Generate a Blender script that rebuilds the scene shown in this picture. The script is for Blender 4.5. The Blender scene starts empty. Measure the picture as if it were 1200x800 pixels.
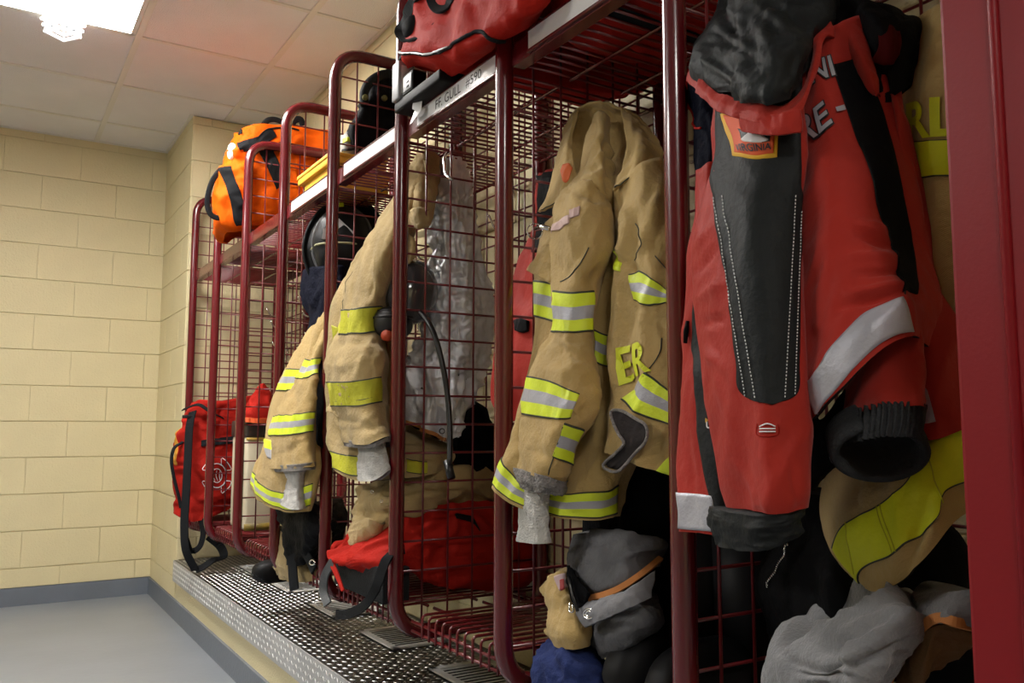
import bpy, bmesh, math, random
import numpy as np
from mathutils import Vector, Matrix
from math import sin, cos, pi, radians, atan2

SC = bpy.context.scene
COL = SC.collection
random.seed(5)

# ------------------------------------------------------------------ camera
CAM = np.array([0.0, 0.0, 1.016])
FPX = 1001.16
YAW, PITCH, ROLL = 0.5541, 0.0994, 0.0014
_f = np.array([sin(YAW), cos(YAW), 0.0]); _r = np.array([cos(YAW), -sin(YAW), 0.0]); _u = np.array([0, 0, 1.0])
AX_F = cos(PITCH) * _f + sin(PITCH) * _u
_u2 = cos(PITCH) * _u - sin(PITCH) * _f
AX_R = cos(ROLL) * _r + sin(ROLL) * _u2
AX_U = cos(ROLL) * _u2 - sin(ROLL) * _r
cd = bpy.data.cameras.new('camera')
cd.sensor_width = 36.0
cd.lens = 36.0 * FPX / 1200.0
cd.clip_start = 0.05
cam = bpy.data.objects.new('camera', cd)
cam.matrix_world = Matrix(((AX_R[0], AX_U[0], -AX_F[0], CAM[0]),
                           (AX_R[1], AX_U[1], -AX_F[1], CAM[1]),
                           (AX_R[2], AX_U[2], -AX_F[2], CAM[2]), (0, 0, 0, 1)))
COL.objects.link(cam)
SC.camera = cam

# ------------------------------------------------------------------ world, light, exposure
w = bpy.data.worlds.new('world')
SC.world = w
w.use_nodes = True
w.node_tree.nodes['Background'].inputs[0].default_value = (0.9, 0.93, 1.0, 1)
w.node_tree.nodes['Background'].inputs[1].default_value = 0.02
SC.view_settings.view_transform = 'Standard'
SC.view_settings.look = 'None'
SC.view_settings.gamma = 1.0
SC.view_settings.use_curve_mapping = False
SC.view_settings.exposure = -0.08
SC.cycles.max_bounces = 8
SC.cycles.diffuse_bounces = 4
SC.cycles.glossy_bounces = 4
SC.cycles.caustics_reflective = False
SC.cycles.caustics_refractive = False
LAMP = 44.0           # strength of the fluorescent diffusers

# ------------------------------------------------------------------ pixel helper (1200 x 800 photograph -> point on the plane X = const)
def at(px, py, X):
    d = AX_R * (px - 600) / FPX - AX_U * (py - 400) / FPX + AX_F
    return CAM + d * (X / d[0])
def at_y(px, py, Y):
    d = AX_R * (px - 600) / FPX - AX_U * (py - 400) / FPX + AX_F
    return CAM + d * (Y / d[1])
def depth(p):
    return (np.asarray(p) - CAM) @ AX_F
def pix(P):
    d = np.asarray(P) - CAM
    z = d @ AX_F
    return np.stack([600 + FPX * (d @ AX_R) / z, 400 - FPX * (d @ AX_U) / z], -1)

# ------------------------------------------------------------------ materials
MATS = {}
def mat(name, col, rough=0.6, metal=0.0, bump=0.0, bscale=60.0, var=0.0, vscale=6.0, coat=0.0, sheen=0.0,
        weave=0.0, wscale=400.0, spec=0.5, emit=None, estr=0.0, stretch=(1, 1, 1), dirt=None, coat_rough=0.15):
    if name in MATS: return MATS[name]
    if metal == 0 and (weave > 0 or bump >= 0.2): spec = min(spec, 0.22)
    m = bpy.data.materials.new(name); m.use_nodes = True
    nt = m.node_tree; N = nt.nodes; L = nt.links
    b = N['Principled BSDF']
    b.inputs['Base Color'].default_value = (*col, 1)
    b.inputs['Roughness'].default_value = rough
    b.inputs['Metallic'].default_value = metal
    b.inputs['Specular IOR Level'].default_value = spec
    b.inputs['Coat Weight'].default_value = coat
    b.inputs['Coat Roughness'].default_value = coat_rough
    b.inputs['Sheen Weight'].default_value = sheen
    tc = N.new('ShaderNodeTexCoord')
    mp = N.new('ShaderNodeMapping'); mp.inputs['Scale'].default_value = stretch
    L.new(tc.outputs['Object'], mp.inputs['Vector'])
    if var > 0:
        nz = N.new('ShaderNodeTexNoise'); nz.inputs['Scale'].default_value = vscale; nz.inputs['Detail'].default_value = 6
        L.new(mp.outputs[0], nz.inputs['Vector'])
        rp = N.new('ShaderNodeValToRGB')
        a = tuple(c * (1 - var) for c in col); z = tuple(min(1, c * (1 + var * 0.7)) for c in col)
        rp.color_ramp.elements[0].color = (*(dirt or a), 1); rp.color_ramp.elements[0].position = 0.3
        rp.color_ramp.elements[1].color = (*z, 1); rp.color_ramp.elements[1].position = 0.62
        L.new(nz.outputs['Fac'], rp.inputs[0]); L.new(rp.outputs[0], b.inputs['Base Color'])
    last = None
    if bump > 0:
        nz = N.new('ShaderNodeTexNoise'); nz.inputs['Scale'].default_value = bscale; nz.inputs['Detail'].default_value = 5
        L.new(mp.outputs[0], nz.inputs['Vector'])
        bp = N.new('ShaderNodeBump'); bp.inputs['Strength'].default_value = bump; bp.inputs['Distance'].default_value = 0.01
        L.new(nz.outputs['Fac'], bp.inputs['Height']); last = bp
    if weave > 0:
        wv = N.new('ShaderNodeTexWave'); wv.inputs['Scale'].default_value = wscale; wv.inputs['Distortion'].default_value = 1.0
        wv.bands_direction = 'DIAGONAL'
        L.new(tc.outputs['Object'], wv.inputs['Vector'])
        bp = N.new('ShaderNodeBump'); bp.inputs['Strength'].default_value = weave; bp.inputs['Distance'].default_value = 0.001
        L.new(wv.outputs['Fac'], bp.inputs['Height'])
        if last: L.new(last.outputs[0], bp.inputs['Normal'])
        last = bp
    if last: L.new(last.outputs[0], b.inputs['Normal'])
    if emit:
        b.inputs['Emission Color'].default_value = (*emit, 1); b.inputs['Emission Strength'].default_value = estr
    MATS[name] = m
    return m

M_WALL = mat('cream wall paint', (0.70, 0.61, 0.375), 0.42, bump=0.35, bscale=120, var=0.05, vscale=2.0)
M_MORTAR = mat('cream painted joint', (0.68, 0.595, 0.37), 0.5, bump=0.3, bscale=120)
M_BASE = mat('grey baseboard paint', (0.145, 0.165, 0.20), 0.4, bump=0.15, bscale=60, var=0.06)
M_FLOOR = mat('grey floor paint', (0.235, 0.255, 0.285), 0.33, bump=0.06, bscale=30, var=0.07, vscale=2.5)
M_TILE = mat('ceiling tile', (0.80, 0.79, 0.81), 0.9, bump=0.5, bscale=220, var=0.04, vscale=3)
M_TEE = mat('ceiling grid paint', (0.74, 0.72, 0.68), 0.5)
M_RED = mat('dark red enamel', (0.115, 0.005, 0.009), 0.25, coat=0.6, coat_rough=0.12, bump=0.03, bscale=300)
M_WIRE = mat('dark red wire enamel', (0.15, 0.008, 0.011), 0.35, coat=0.3)
M_POST = mat('red post enamel', (0.22, 0.007, 0.012), 0.45, spec=0.25, bump=0.03, bscale=200)
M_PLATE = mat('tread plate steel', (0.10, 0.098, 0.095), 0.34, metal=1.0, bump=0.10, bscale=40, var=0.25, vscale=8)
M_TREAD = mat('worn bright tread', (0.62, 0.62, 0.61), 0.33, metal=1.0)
M_LIP = mat('tread plate lip', (0.50, 0.50, 0.51), 0.45, metal=0.5, bump=0.1, bscale=60, var=0.12, vscale=6)
M_ALU = mat('brushed aluminium', (0.85, 0.85, 0.84), 0.4, metal=0.1, bump=0.1, bscale=80, stretch=(1, 12, 1))
M_DIFF = mat('fluorescent diffuser', (0.9, 0.9, 0.9), 0.4, emit=(1.0, 0.97, 0.92), estr=LAMP)
M_WHITE = mat('white label card', (0.85, 0.85, 0.86), 0.35)
M_INK = mat('black ink', (0.015, 0.015, 0.018), 0.6)
M_CHROME = mat('chromed steel', (0.78, 0.78, 0.78), 0.18, metal=1.0)
M_VOID = mat('dark duct', (0.02, 0.02, 0.02), 0.9)

# ------------------------------------------------------------------ object helpers
def link(name, me, parent=None, loc=None):
    o = bpy.data.objects.new(name, me)
    COL.objects.link(o)
    if parent is not None: o.parent = parent
    if loc is not None: o.location = loc
    return o
def mesh(name, V, F, m, smooth=True, mi=None):
    me = bpy.data.meshes.new(name)
    me.from_pydata([tuple(map(float, v)) for v in V], [], [tuple(f) for f in F])
    for x in (m if isinstance(m, (list, tuple)) else [m]): me.materials.append(x)
    if mi is not None: me.polygons.foreach_set('material_index', mi)
    if smooth: me.polygons.foreach_set('use_smooth', [True] * len(me.polygons))
    me.update()
    return me
def obj(name, V, F, m, parent=None, smooth=True, loc=None, mi=None):
    return link(name, mesh(name, V, F, m, smooth, mi), parent, loc)
def empty(name, label, cat, loc=(0, 0, 0), group=None):
    o = bpy.data.objects.new(name, None); COL.objects.link(o)
    o.location = tuple(map(float, loc)); o.empty_display_size = 0.05
    o['label'] = label; o['category'] = cat
    if group: o['group'] = group
    return o
def tag(o, label, cat, group=None):
    o['label'] = label; o['category'] = cat
    if group: o['group'] = group
    return o
class MB:
    """collects plain shapes into one mesh"""
    def __init__(s): s.V = []; s.F = []; s.mi = []
    def add(s, V, F, i=0):
        n = len(s.V); s.V += [tuple(map(float, v)) for v in V]; s.F += [tuple(n + a for a in f) for f in F]; s.mi += [i] * len(F); return s
    def box(s, a, b, bev=0.0, i=0):
        bm = bmesh.new()
        bmesh.ops.create_cube(bm, size=1)
        a = Vector(a); b = Vector(b)
        for v in bm.verts: v.co = Vector(((a[k] + b[k]) / 2 + v.co[k] * (b[k] - a[k]) for k in range(3)))
        if bev: bmesh.ops.bevel(bm, geom=bm.edges[:], offset=bev, segments=2, affect='EDGES', profile=0.6)
        bm.verts.index_update()
        s.add([v.co for v in bm.verts], [[v.index for v in f.verts] for f in bm.faces], i); bm.free(); return s
    def tube(s, pts, r, n=8, closed=False, caps=True, i=0):
        V, F = tube(pts, r, n, closed, caps); return s.add(V, F, i)
    def build(s, name, m, parent=None, smooth=True, loc=None):
        return obj(name, s.V, s.F, m, parent, smooth, loc, s.mi)
def tube(pts, r, n=8, closed=False, caps=True, flat=1.0, ref=None):
    P = [Vector(map(float, p)) for p in pts]; m = len(P)
    rr = r if isinstance(r, (list, tuple)) else [r] * m
    V = []; F = []; up = Vector(ref) if ref is not None else None; prev = None
    for k in range(m):
        if closed: t = (P[(k + 1) % m] - P[k - 1])
        else: t = P[min(k + 1, m - 1)] - P[max(k - 1, 0)]
        t.normalize()
        if prev is None:
            a = up if up is not None else (Vector((0, 0, 1)) if abs(t.z) < 0.9 else Vector((1, 0, 0)))
        else: a = prev
        a = a - t * a.dot(t)
        if a.length < 1e-6: a = t.orthogonal()
        a.normalize(); prev = a; b = t.cross(a)
        for j in range(n):
            q = 2 * pi * j / n
            V.append(P[k] + (a * cos(q) * flat + b * sin(q)) * rr[k])
    for k in range(m if closed else m - 1):
        for j in range(n):
            A = k * n; B = ((k + 1) % m) * n; j2 = (j + 1) % n
            F.append((A + j, A + j2, B + j2, B + j))
    if caps and not closed:
        F.append(tuple(range(n - 1, -1, -1))); F.append(tuple(range((m - 1) * n, m * n)))
    return V, F
def rounded(pts, rad, seg=6):
    """round the corners of an open polyline"""
    P = [Vector(p) for p in pts]; out = [P[0]]
    for k in range(1, len(P) - 1):
        a = (P[k - 1] - P[k]).normalized(); b = (P[k + 1] - P[k]).normalized()
        r = min(rad, (P[k - 1] - P[k]).length * 0.49, (P[k + 1] - P[k]).length * 0.49)
        p0 = P[k] + a * r; p1 = P[k] + b * r
        for q in range(seg + 1):
            t = q / seg; out.append(p0 * (1 - t) ** 2 + P[k] * 2 * t * (1 - t) + p1 * t * t)
    out.append(P[-1]); return out
def structure(o):
    o['kind'] = 'structure'; return o

# ------------------------------------------------------------------ the setting
CEIL, FAR, JOGX, JOGY, BACK = 2.762, 5.715, 0.932, 4.924, 1.432
COURSE, BLOCK = 0.2087, 0.406
def block_wall(wall, origin, along, out, length, z0, z1, first):
    """blocks as children of a wall; along/out are unit vectors in the plan, first = offset of the first joint on even courses"""
    along = Vector(along); out = Vector(out); origin = Vector(origin); cache = {}
    k = 0; z = 0.0
    while z < z1 - 0.01:
        lo, hi = max(z, z0), min(z + COURSE, z1)
        if hi - lo > 0.02:
            off = first if k % 2 == 0 else (first + BLOCK / 2) % BLOCK
            edges = [0.0]; e = off
            while e < length - 0.015:
                if e > 0.015: edges.append(e)
                e += BLOCK
            edges.append(length)
            for a, b in zip(edges[:-1], edges[1:]):
                key = (round(b - a, 3), round(hi - lo, 3))
                if key not in cache:
                    g = 0.002
                    mb = MB(); mb.box((g, -0.012, g), (b - a - g, 0.004, hi - lo - g), 0.0025)
                    R = Matrix((along, out, Vector((0, 0, 1)))).transposed()
                    cache[key] = mesh('block', [R @ Vector(v) for v in mb.V], mb.F, M_WALL, False)
                o = link('block', cache[key], wall, origin + along * a + Vector((0, 0, lo)))
        z += COURSE; k += 1
def slab(name, a, b, m): return structure(MB().box(a, b).build(name, m, None, False))
# floor
slab('floor', (-5.0, -2.6, -0.1), (2.0, 6.0, 0.0), M_FLOOR)
# far wall (faces -Y)
wf = slab('wall_far', (-5.0, FAR + 0.003, 0), (JOGX + 0.6, FAR + 0.2, CEIL), M_MORTAR)
block_wall(wf, (JOGX - 2.4, FAR, 0), (1, 0, 0), (0, -1, 0), 2.4, 0.1006, CEIL, (2.4 - 0.09) % BLOCK)
# short side wall beyond the lockers (faces -X), and its return behind the lockers (faces -Y)
wj = slab('wall_right', (JOGX + 0.003, JOGY + 0.003, 0), (BACK + 0.3, FAR + 0.1, CEIL), M_MORTAR)
block_wall(wj, (JOGX, FAR, 0), (0, -1, 0), (-1, 0, 0), FAR - JOGY, 0.1006, CEIL, 0.40)
block_wall(wj, (JOGX, JOGY, 0), (1, 0, 0), (0, -1, 0), BACK - JOGX, 0.304, CEIL, 0.30)
# wall behind the lockers (faces -X)
wb = slab('wall_back', (BACK + 0.003, -2.6, 0), (BACK + 0.3, JOGY, CEIL), M_MORTAR)
block_wall(wb, (BACK, JOGY, 0), (0, -1, 0), (-1, 0, 0), 5.2, 0.304, CEIL, 0.2)
slab('wall_left', (-5.1, -2.6, 0), (-5.0, 6.0, CEIL), M_WALL)
slab('wall_rear', (-5.1, -2.7, 0), (BACK + 0.3, -2.6, CEIL), M_WALL)
# plinth under the lockers
PL_Z = 0.304
pl = slab('trim_1', (JOGX, -2.6, 0.0), (BACK, JOGY, PL_Z - 0.006), M_WALL)
# baseboards
slab('baseboard_far', (-5.0, FAR - 0.012, 0), (JOGX, FAR + 0.003, 0.1006), M_BASE)
slab('baseboard_right', (JOGX - 0.012, -2.6, 0), (JOGX + 0.002, FAR - 0.012, 0.1006), M_BASE)
# ceiling: slab above, tiles and tees
ce = slab('ceiling', (-5.1, -2.7, CEIL + 0.02), (BACK + 0.3, 6.0, CEIL + 0.1), M_TILE)
GX, GY, PXX, PYY = 0.512, 4.033, 0.594, 0.64
xs = [GX + PXX * k for k in range(-9, 3)]
ys = [GY + PYY * k for k in range(-10, 4)]
tile_cache = {}
LIGHTS = [(-1, -1), (-1, -2), (-5, -2), (-5, -3), (-2, -9)]
def cellbox(i, j):
    x0, x1 = GX + PXX * i, GX + PXX * (i + 1); y0, y1 = GY + PYY * j, GY + PYY * (j + 1)
    return max(x0, -5.0), min(x1, BACK), max(y0, -2.6), min(y1, FAR)
for i in range(-9, 2):
    for j in range(-10, 3):
        if (i, j) in LIGHTS: continue
        x0, x1, y0, y1 = cellbox(i, j)
        if x1 - x0 < 0.03 or y1 - y0 < 0.03: continue
        key = (round(x1 - x0, 3), round(y1 - y0, 3))
        if key not in tile_cache:
            mb = MB(); mb.box((0.008, 0.008, 0), (key[0] - 0.008, key[1] - 0.008, 0.02), 0.004)
            tile_cache[key] = mesh('ceiling_tile', mb.V, mb.F, M_TILE, False)
        link('ceiling_tile', tile_cache[key], ce, (x0, y0, CEIL + 0.003 + random.uniform(-0.001, 0.001)))
for x in xs:
    if -5.0 < x < BACK: MB().box((x - 0.014, -2.6, CEIL - 0.004), (x + 0.014, FAR, CEIL + 0.006), 0.001).build('ceiling_tee', M_TEE, ce, False)
for y in ys:
    if y < FAR: MB().box((-5.0, y - 0.011, CEIL - 0.003), (BACK, y + 0.011, CEIL + 0.0055), 0.001).build('ceiling_tee', M_TEE, ce, False)
MB().box((BACK - 0.022, -2.6, CEIL - 0.004), (BACK, JOGY, CEIL + 0.004)).build('wall_angle', M_TEE, ce, False)
MB().box((-5.0, FAR - 0.02, CEIL - 0.003), (JOGX, FAR, CEIL + 0.004)).build('wall_angle', M_TEE, ce, False)
MB().box((JOGX - 0.02, JOGY, CEIL - 0.003), (JOGX, FAR, CEIL + 0.004)).build('wall_angle', M_TEE, ce, False)
# fluorescent fixtures
def fixture(i, j0, j1, label):
    x0, x1 = GX + PXX * i + 0.016, GX + PXX * (i + 1) - 0.016; y0, y1 = GY + PYY * j0 + 0.014, GY + PYY * (j1 + 1) - 0.014
    t = empty('ceiling_light', label, 'light', ((x0 + x1) / 2, (y0 + y1) / 2, CEIL))
    dx, dy = (x1 - x0) / 2, (y1 - y0) / 2
    mb = MB()
    for a, b in (((-dx, -dy), (dx, -dy + 0.02)), ((-dx, dy - 0.02), (dx, dy)), ((-dx, -dy), (-dx + 0.02, dy)), ((dx - 0.02, -dy), (dx, dy))):
        mb.box((a[0], a[1], -0.006), (b[0], b[1], 0.016))
    mb.build('frame', M_TEE, t, False)
    MB().box((-dx + 0.02, -dy + 0.02, -0.003), (dx - 0.02, dy - 0.02, 0.012), 0.003).build('diffuser', M_DIFF, t, False)
fixture(-1, -2, -1, 'glowing fluorescent ceiling panel in the top left corner, above the aisle')
fixture(-5, -3, -2, 'fluorescent ceiling panel far to the left of the lockers, outside the frame')
fixture(-2, -9, -9, 'square fluorescent ceiling panel behind the viewpoint, outside the frame')

# ------------------------------------------------------------------ tread plate platform
pf = empty('tread_platform', 'long steel tread plate platform under the row of red lockers', 'platform', (1.18, 2.4, PL_Z))
PX0, PY0, PY1 = 0.918, -1.2, JOGY - 0.006
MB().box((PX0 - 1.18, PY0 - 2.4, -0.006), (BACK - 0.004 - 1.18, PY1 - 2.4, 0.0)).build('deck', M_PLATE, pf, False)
MB().box((PX0 - 0.004 - 1.18, PY0 - 2.4, -0.107), (PX0 + 0.002 - 1.18, PY1 - 2.4, 0.0), 0.0015).build('front_lip', M_LIP, pf, False)
mb = MB()
def lozenge(mb, c, u, v, n, L=0.0095, W=0.0029, H=0.0018):
    c = Vector(c); u = Vector(u); v = Vector(v); n = Vector(n)
    P = [c + u * L, c + v * W, c - u * L, c - v * W, c + u * L * 0.45 + n * H, c + v * W * 0.3 + n * H, c - u * L * 0.45 + n * H, c - v * W * 0.3 + n * H]
    mb.add(P, [(0, 1, 5, 4), (1, 2, 6, 5), (2, 3, 7, 6), (3, 0, 4, 7), (4, 5, 6, 7)])
s2 = 0.7071
for a in range(21):
    for b in range(int((PY1 - PY0) / 0.0235)):
        x = PX0 + 0.014 + a * 0.0235; y = PY0 + 0.012 + b * 0.0235
        if (a + b) % 2 == 0: lozenge(mb, (x - 1.18, y - 2.4, 0), (s2, s2, 0), (-s2, s2, 0), (0, 0, 1))
        else: lozenge(mb, (x - 1.18, y - 2.4, 0), (s2, -s2, 0), (s2, s2, 0), (0, 0, 1))
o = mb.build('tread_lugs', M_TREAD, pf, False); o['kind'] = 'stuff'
mb = MB()
for a in range(4):
    for b in range(int((PY1 - PY0) / 0.0235)):
        z = -0.016 - a * 0.0235; y = PY0 + 0.012 + b * 0.0235
        sg = 1 if (a + b) % 2 == 0 else -1
        lozenge(mb, (PX0 - 0.004 - 1.18, y - 2.4, z), (0, s2, s2 * sg), (0, s2, -s2 * sg), (-1, 0, 0), H=0.0014)
o = mb.build('lip_lugs', M_ALU, pf, False); o['kind'] = 'stuff'

# ------------------------------------------------------------------ wire lockers
FX, S0, STEP, ZT, ZB, RB = 0.947, 0.474, 0.545, 2.29, 0.454, 1.405
TR = 0.0205
def YK(k): return S0 + STEP * k
SHELF_Z, LOW_Z = 1.812, 0.545
frame_path = rounded([(FX, 0, (ZT + ZB) / 2), (FX, 0, ZT - TR), (RB, 0, ZT - TR), (RB, 0, ZB + TR), (FX, 0, ZB + TR), (FX, 0, (ZT + ZB) / 2 - 0.001)], 0.105, 8)[:-1]
_V, _F = tube(frame_path, TR, 14, closed=True)
ME_FRAME = mesh('side_frame', _V, _F, M_RED)
WR = 0.0031
def wire_mesh(name, pts, r=WR, n=6):
    V, F = tube(pts, r, n); return mesh(name, V, F, M_WIRE)
NV, NH = 5, 22
dxv = (RB - FX) / (NV + 1); dzh = (ZT - ZB - 0.05) / (NH + 1)
ME_WV = wire_mesh('wire', [(0, 0, ZB + 0.02), (0, 0, ZT - 0.02)])
ME_WH = wire_mesh('wire', [(FX, 0, 0), (RB, 0, 0)])
ME_BV = wire_mesh('wire', [(0, 0, ZB + 0.03), (0, 0, ZT - 0.03)])
ME_BH = wire_mesh('wire', [(0, 0.023, 0), (0, STEP - 0.028, 0)])
ME_SX = wire_mesh('wire', [(0, 0, 0), (RB - FX - 0.02, 0, 0)], 0.0032)
ME_LX = wire_mesh('wire', rounded([(0, 0, -0.058), (0, 0, 0), (RB - FX - 0.03, 0, 0)], 0.012, 4), 0.0036)
ME_SY = wire_mesh('wire', [(0, 0.018, 0), (0, STEP - 0.026, 0)], 0.0042)
def side_panel(par, y, single):
    fr = link('side_frame', ME_FRAME, par, (0, y, 0))
    if single:
        for k in range(NV): link('wire', ME_WV, fr, (FX + dxv * (k + 1), 0, 0))
        for k in range(NH): link('wire', ME_WH, fr, (0, 0.005, ZB + 0.025 + dzh * (k + 1)))
    else:
        mb = MB()
        for k in range(NV): mb.tube([(FX + dxv * (k + 1), 0, ZB + 0.02), (FX + dxv * (k + 1), 0, ZT - 0.02)], WR, 5)
        for k in range(NH): mb.tube([(FX, 0.005, ZB + 0.025 + dzh * (k + 1)), (RB, 0.005, ZB + 0.025 + dzh * (k + 1))], WR, 5)
        o = mb.build('wire_grid', M_WIRE, fr); o['kind'] = 'stuff'
    # wall bracket of the rear tube
    for z in (0.72, 1.95): MB().box((RB, -0.02, z), (BACK - 0.009, 0.02, z + 0.05), 0.003).build('wall_bracket', M_RED, fr, False)
locker_labels = [
    'nearest red wire locker, holding the red and black jacket',
    'red wire locker second from the viewpoint, holding the tan coat lettered ER',
    'red wire locker holding the silver coat, between the third and fourth uprights',
    'red wire locker holding the tan coat with faded lime bands',
    'red wire locker holding the black fire helmet and yellow boxes',
    'red wire locker holding the cream case, between the orange duffel and yellow boxes',
    'red wire locker under the orange duffel bag',
    'farthest red wire locker, against the cream block wall']
LOCK = []
for k in range(8):
    single = k < 4
    t = empty('gear_locker', locker_labels[k], 'locker', (0, YK(k), 0), 'red wire lockers in the row'); LOCK.append(t)
    side_panel(t, 0, single)
    if k == 7: side_panel(t, STEP, False)
    # back grid
    bg = MB().tube([(RB - 0.002, 0.02, ZT - 0.05), (RB - 0.002, STEP - 0.027, ZT - 0.05)], 0.006).tube([(RB - 0.002, 0.02, ZB + 0.05), (RB - 0.002, STEP - 0.027, ZB + 0.05)], 0.006).build('back_panel', M_WIRE, t)
    nbv = 6; nbh = 21
    if single:
        for q in range(nbv): link('wire', ME_BV, bg, (RB - 0.006, STEP * (q + 1) / (nbv + 1), 0))
        for q in range(nbh): link('wire', ME_BH, bg, (RB, 0, ZB + 0.06 + q * 0.0842))
    else:
        mb = MB()
        for q in range(nbv): mb.tube([(RB - 0.006, STEP * (q + 1) / (nbv + 1), ZB + 0.03), (RB - 0.006, STEP * (q + 1) / (nbv + 1), ZT - 0.03)], WR, 5)
        for q in range(nbh): mb.tube([(RB, 0.023, ZB + 0.06 + q * 0.0842), (RB, STEP - 0.028, ZB + 0.06 + q * 0.0842)], WR, 5)
        o = mb.build('wire_grid', M_WIRE, bg); o['kind'] = 'stuff'
    # top shelf: angle rail in front, rear rod, wires running front to back
    ts = MB().box((FX + 0.004, 0.022, SHELF_Z - 0.006), (FX + 0.010, STEP - 0.027, SHELF_Z + 0.040), 0.001)
    ts.box((FX + 0.004, 0.022, SHELF_Z - 0.010), (FX + 0.035, STEP - 0.027, SHELF_Z - 0.006), 0.001)
    ts.tube([(RB - 0.02, 0.01, SHELF_Z - 0.006), (RB - 0.02, STEP - 0.027, SHELF_Z - 0.006)], 0.005)
    ts.tube([(FX + 0.16, 0.01, SHELF_Z - 0.006), (FX + 0.16, STEP - 0.027, SHELF_Z - 0.006)], 0.004)
    ts.tube([(FX + 0.31, 0.01, SHELF_Z - 0.006), (FX + 0.31, STEP - 0.027, SHELF_Z - 0.006)], 0.004)
    tso = ts.build('top_shelf', M_RED, t, False)
    ls = MB().tube([(FX + 0.026, 0.02, LOW_Z - 0.052), (FX + 0.026, STEP - 0.05, LOW_Z - 0.052)], 0.0042).tube([(FX + 0.026, 0.02, LOW_Z - 0.028), (FX + 0.026, STEP - 0.05, LOW_Z - 0.028)], 0.0042)
    for q in (0.1, 0.25, 0.41): ls.tube([(FX + q, 0.01, LOW_Z - 0.007), (FX + q, STEP - 0.027, LOW_Z - 0.007)], 0.0042)
    lso = ls.build('bottom_shelf', M_WIRE, t)
    gap = 0.10 if k == 2 else 0.05
    n1 = 17
    if single:
        for q in range(n1): link('wire', ME_SX, tso, (FX + 0.012, 0.03 + q * (STEP - 0.06) / (n1 - 1), SHELF_Z))
        for q in range(13): 
            y = 0.02 + q * 0.037
            if y < STEP - gap: link('wire', ME_LX, lso, (FX + 0.022, y, LOW_Z))
    else:
        mb = MB()
        for q in range(n1): mb.tube([(FX + 0.012, 0.03 + q * (STEP - 0.06) / (n1 - 1), SHELF_Z), (RB - 0.01, 0.03 + q * (STEP - 0.06) / (n1 - 1), SHELF_Z)], 0.0032, 5)
        o = mb.build('wire_deck', M_WIRE, tso); o['kind'] = 'stuff'
        mb = MB()
        for q in range(13):
            y = 0.02 + q * 0.037
            if y < STEP - gap: mb.tube(rounded([(FX + 0.022, y, LOW_Z - 0.058), (FX + 0.022, y, LOW_Z), (RB - 0.03, y, LOW_Z)], 0.012, 3), 0.0036, 5)
        o = mb.build('wire_deck', M_WIRE, lso); o['kind'] = 'stuff'
    # label strip on the shelf front (none on the far three)
    if k < 5:
        a, b = (0.03, STEP - 0.10) if k != 0 else (0.03, 0.4)
        lh = MB().box((FX - 0.002, a, SHELF_Z + 0.0), (FX + 0.004, b, SHELF_Z + 0.040), 0.0008).build('label_strip', M_WHITE, t, False)
        MB().box((FX - 0.004, a - 0.004, SHELF_Z - 0.006), (FX + 0.005, b + 0.004, SHELF_Z), 0.0008).box((FX - 0.0035, a - 0.004, SHELF_Z + 0.04), (FX + 0.005, b + 0.004, SHELF_Z + 0.0435), 0.0008).build('holder_rail', M_RED, lh, False)
    # coat hooks on the back grid
    for q, z in ((0.14, 1.62), (0.40, 1.62), (0.27, 1.42)):
        mb = MB().tube(rounded([(RB - 0.012, q, z + 0.03), (RB - 0.012, q, z - 0.05), (RB - 0.055, q, z - 0.06), (RB - 0.075, q, z - 0.02)], 0.02, 4), 0.004, 6)
        mb.tube(rounded([(RB - 0.012, q, z + 0.01), (RB - 0.07, q, z + 0.0), (RB - 0.10, q, z + 0.05)], 0.02, 4), 0.004, 6)
        mb.build('coat_hook', M_CHROME, t)

# ------------------------------------------------------------------ vent grilles in the deck
ME_GF = None
for k in range(0, 8):
    y0 = YK(k) - 0.07
    lab = ['aluminium vent grille in the deck under the nearest locker', 'aluminium vent grille under the pile of grey hoods',
           None, None, None, None, None, None][k]
    names = {2: 'slatted aluminium vent grille at the bottom edge, left of the second upright', 3: 'aluminium vent grille half under the red duffel and upright',
             3: 'shaded aluminium vent grille in front of the upright left of the low wire shelf', 4: 'aluminium vent grille beneath the black foam case',
             5: 'aluminium vent grille under the dangling dark strap', 6: 'pale aluminium vent grille below the bent foot of the third farthest frame', 7: 'aluminium vent grille at the far end, behind the strap of the red backpack'}
    lab = names.get(k, lab)
    t = empty('vent_grille', lab, 'vent', (1.155, y0, PL_Z + 0.003), 'vent grilles in the deck')
    L, W = 0.29, 0.205
    mb = MB(); z0, z1 = 0.0, 0.006
    for a, b in (((0, 0), (W, 0.022)), ((0, L - 0.022), (W, L)), ((0, 0), (0.022, L)), ((W - 0.022, 0), (W, L))): mb.box((a[0], a[1], z0), (b[0], b[1], z1), 0.001)
    mb.build('frame', M_ALU, t, False)
    MB().box((0.02, 0.02, -0.0005), (W - 0.02, L - 0.02, 0.0005)).build('duct_mouth', M_VOID, t, False)
    mb = MB().box((0.02, -0.0035, 0.001), (W - 0.02, 0.0035, 0.0035), 0.001); me = mesh('slat', mb.V, mb.F, M_ALU, False)
    for q in range(10): link('slat', me, t, (0, 0.034 + q * 0.0247, 0))
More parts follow.
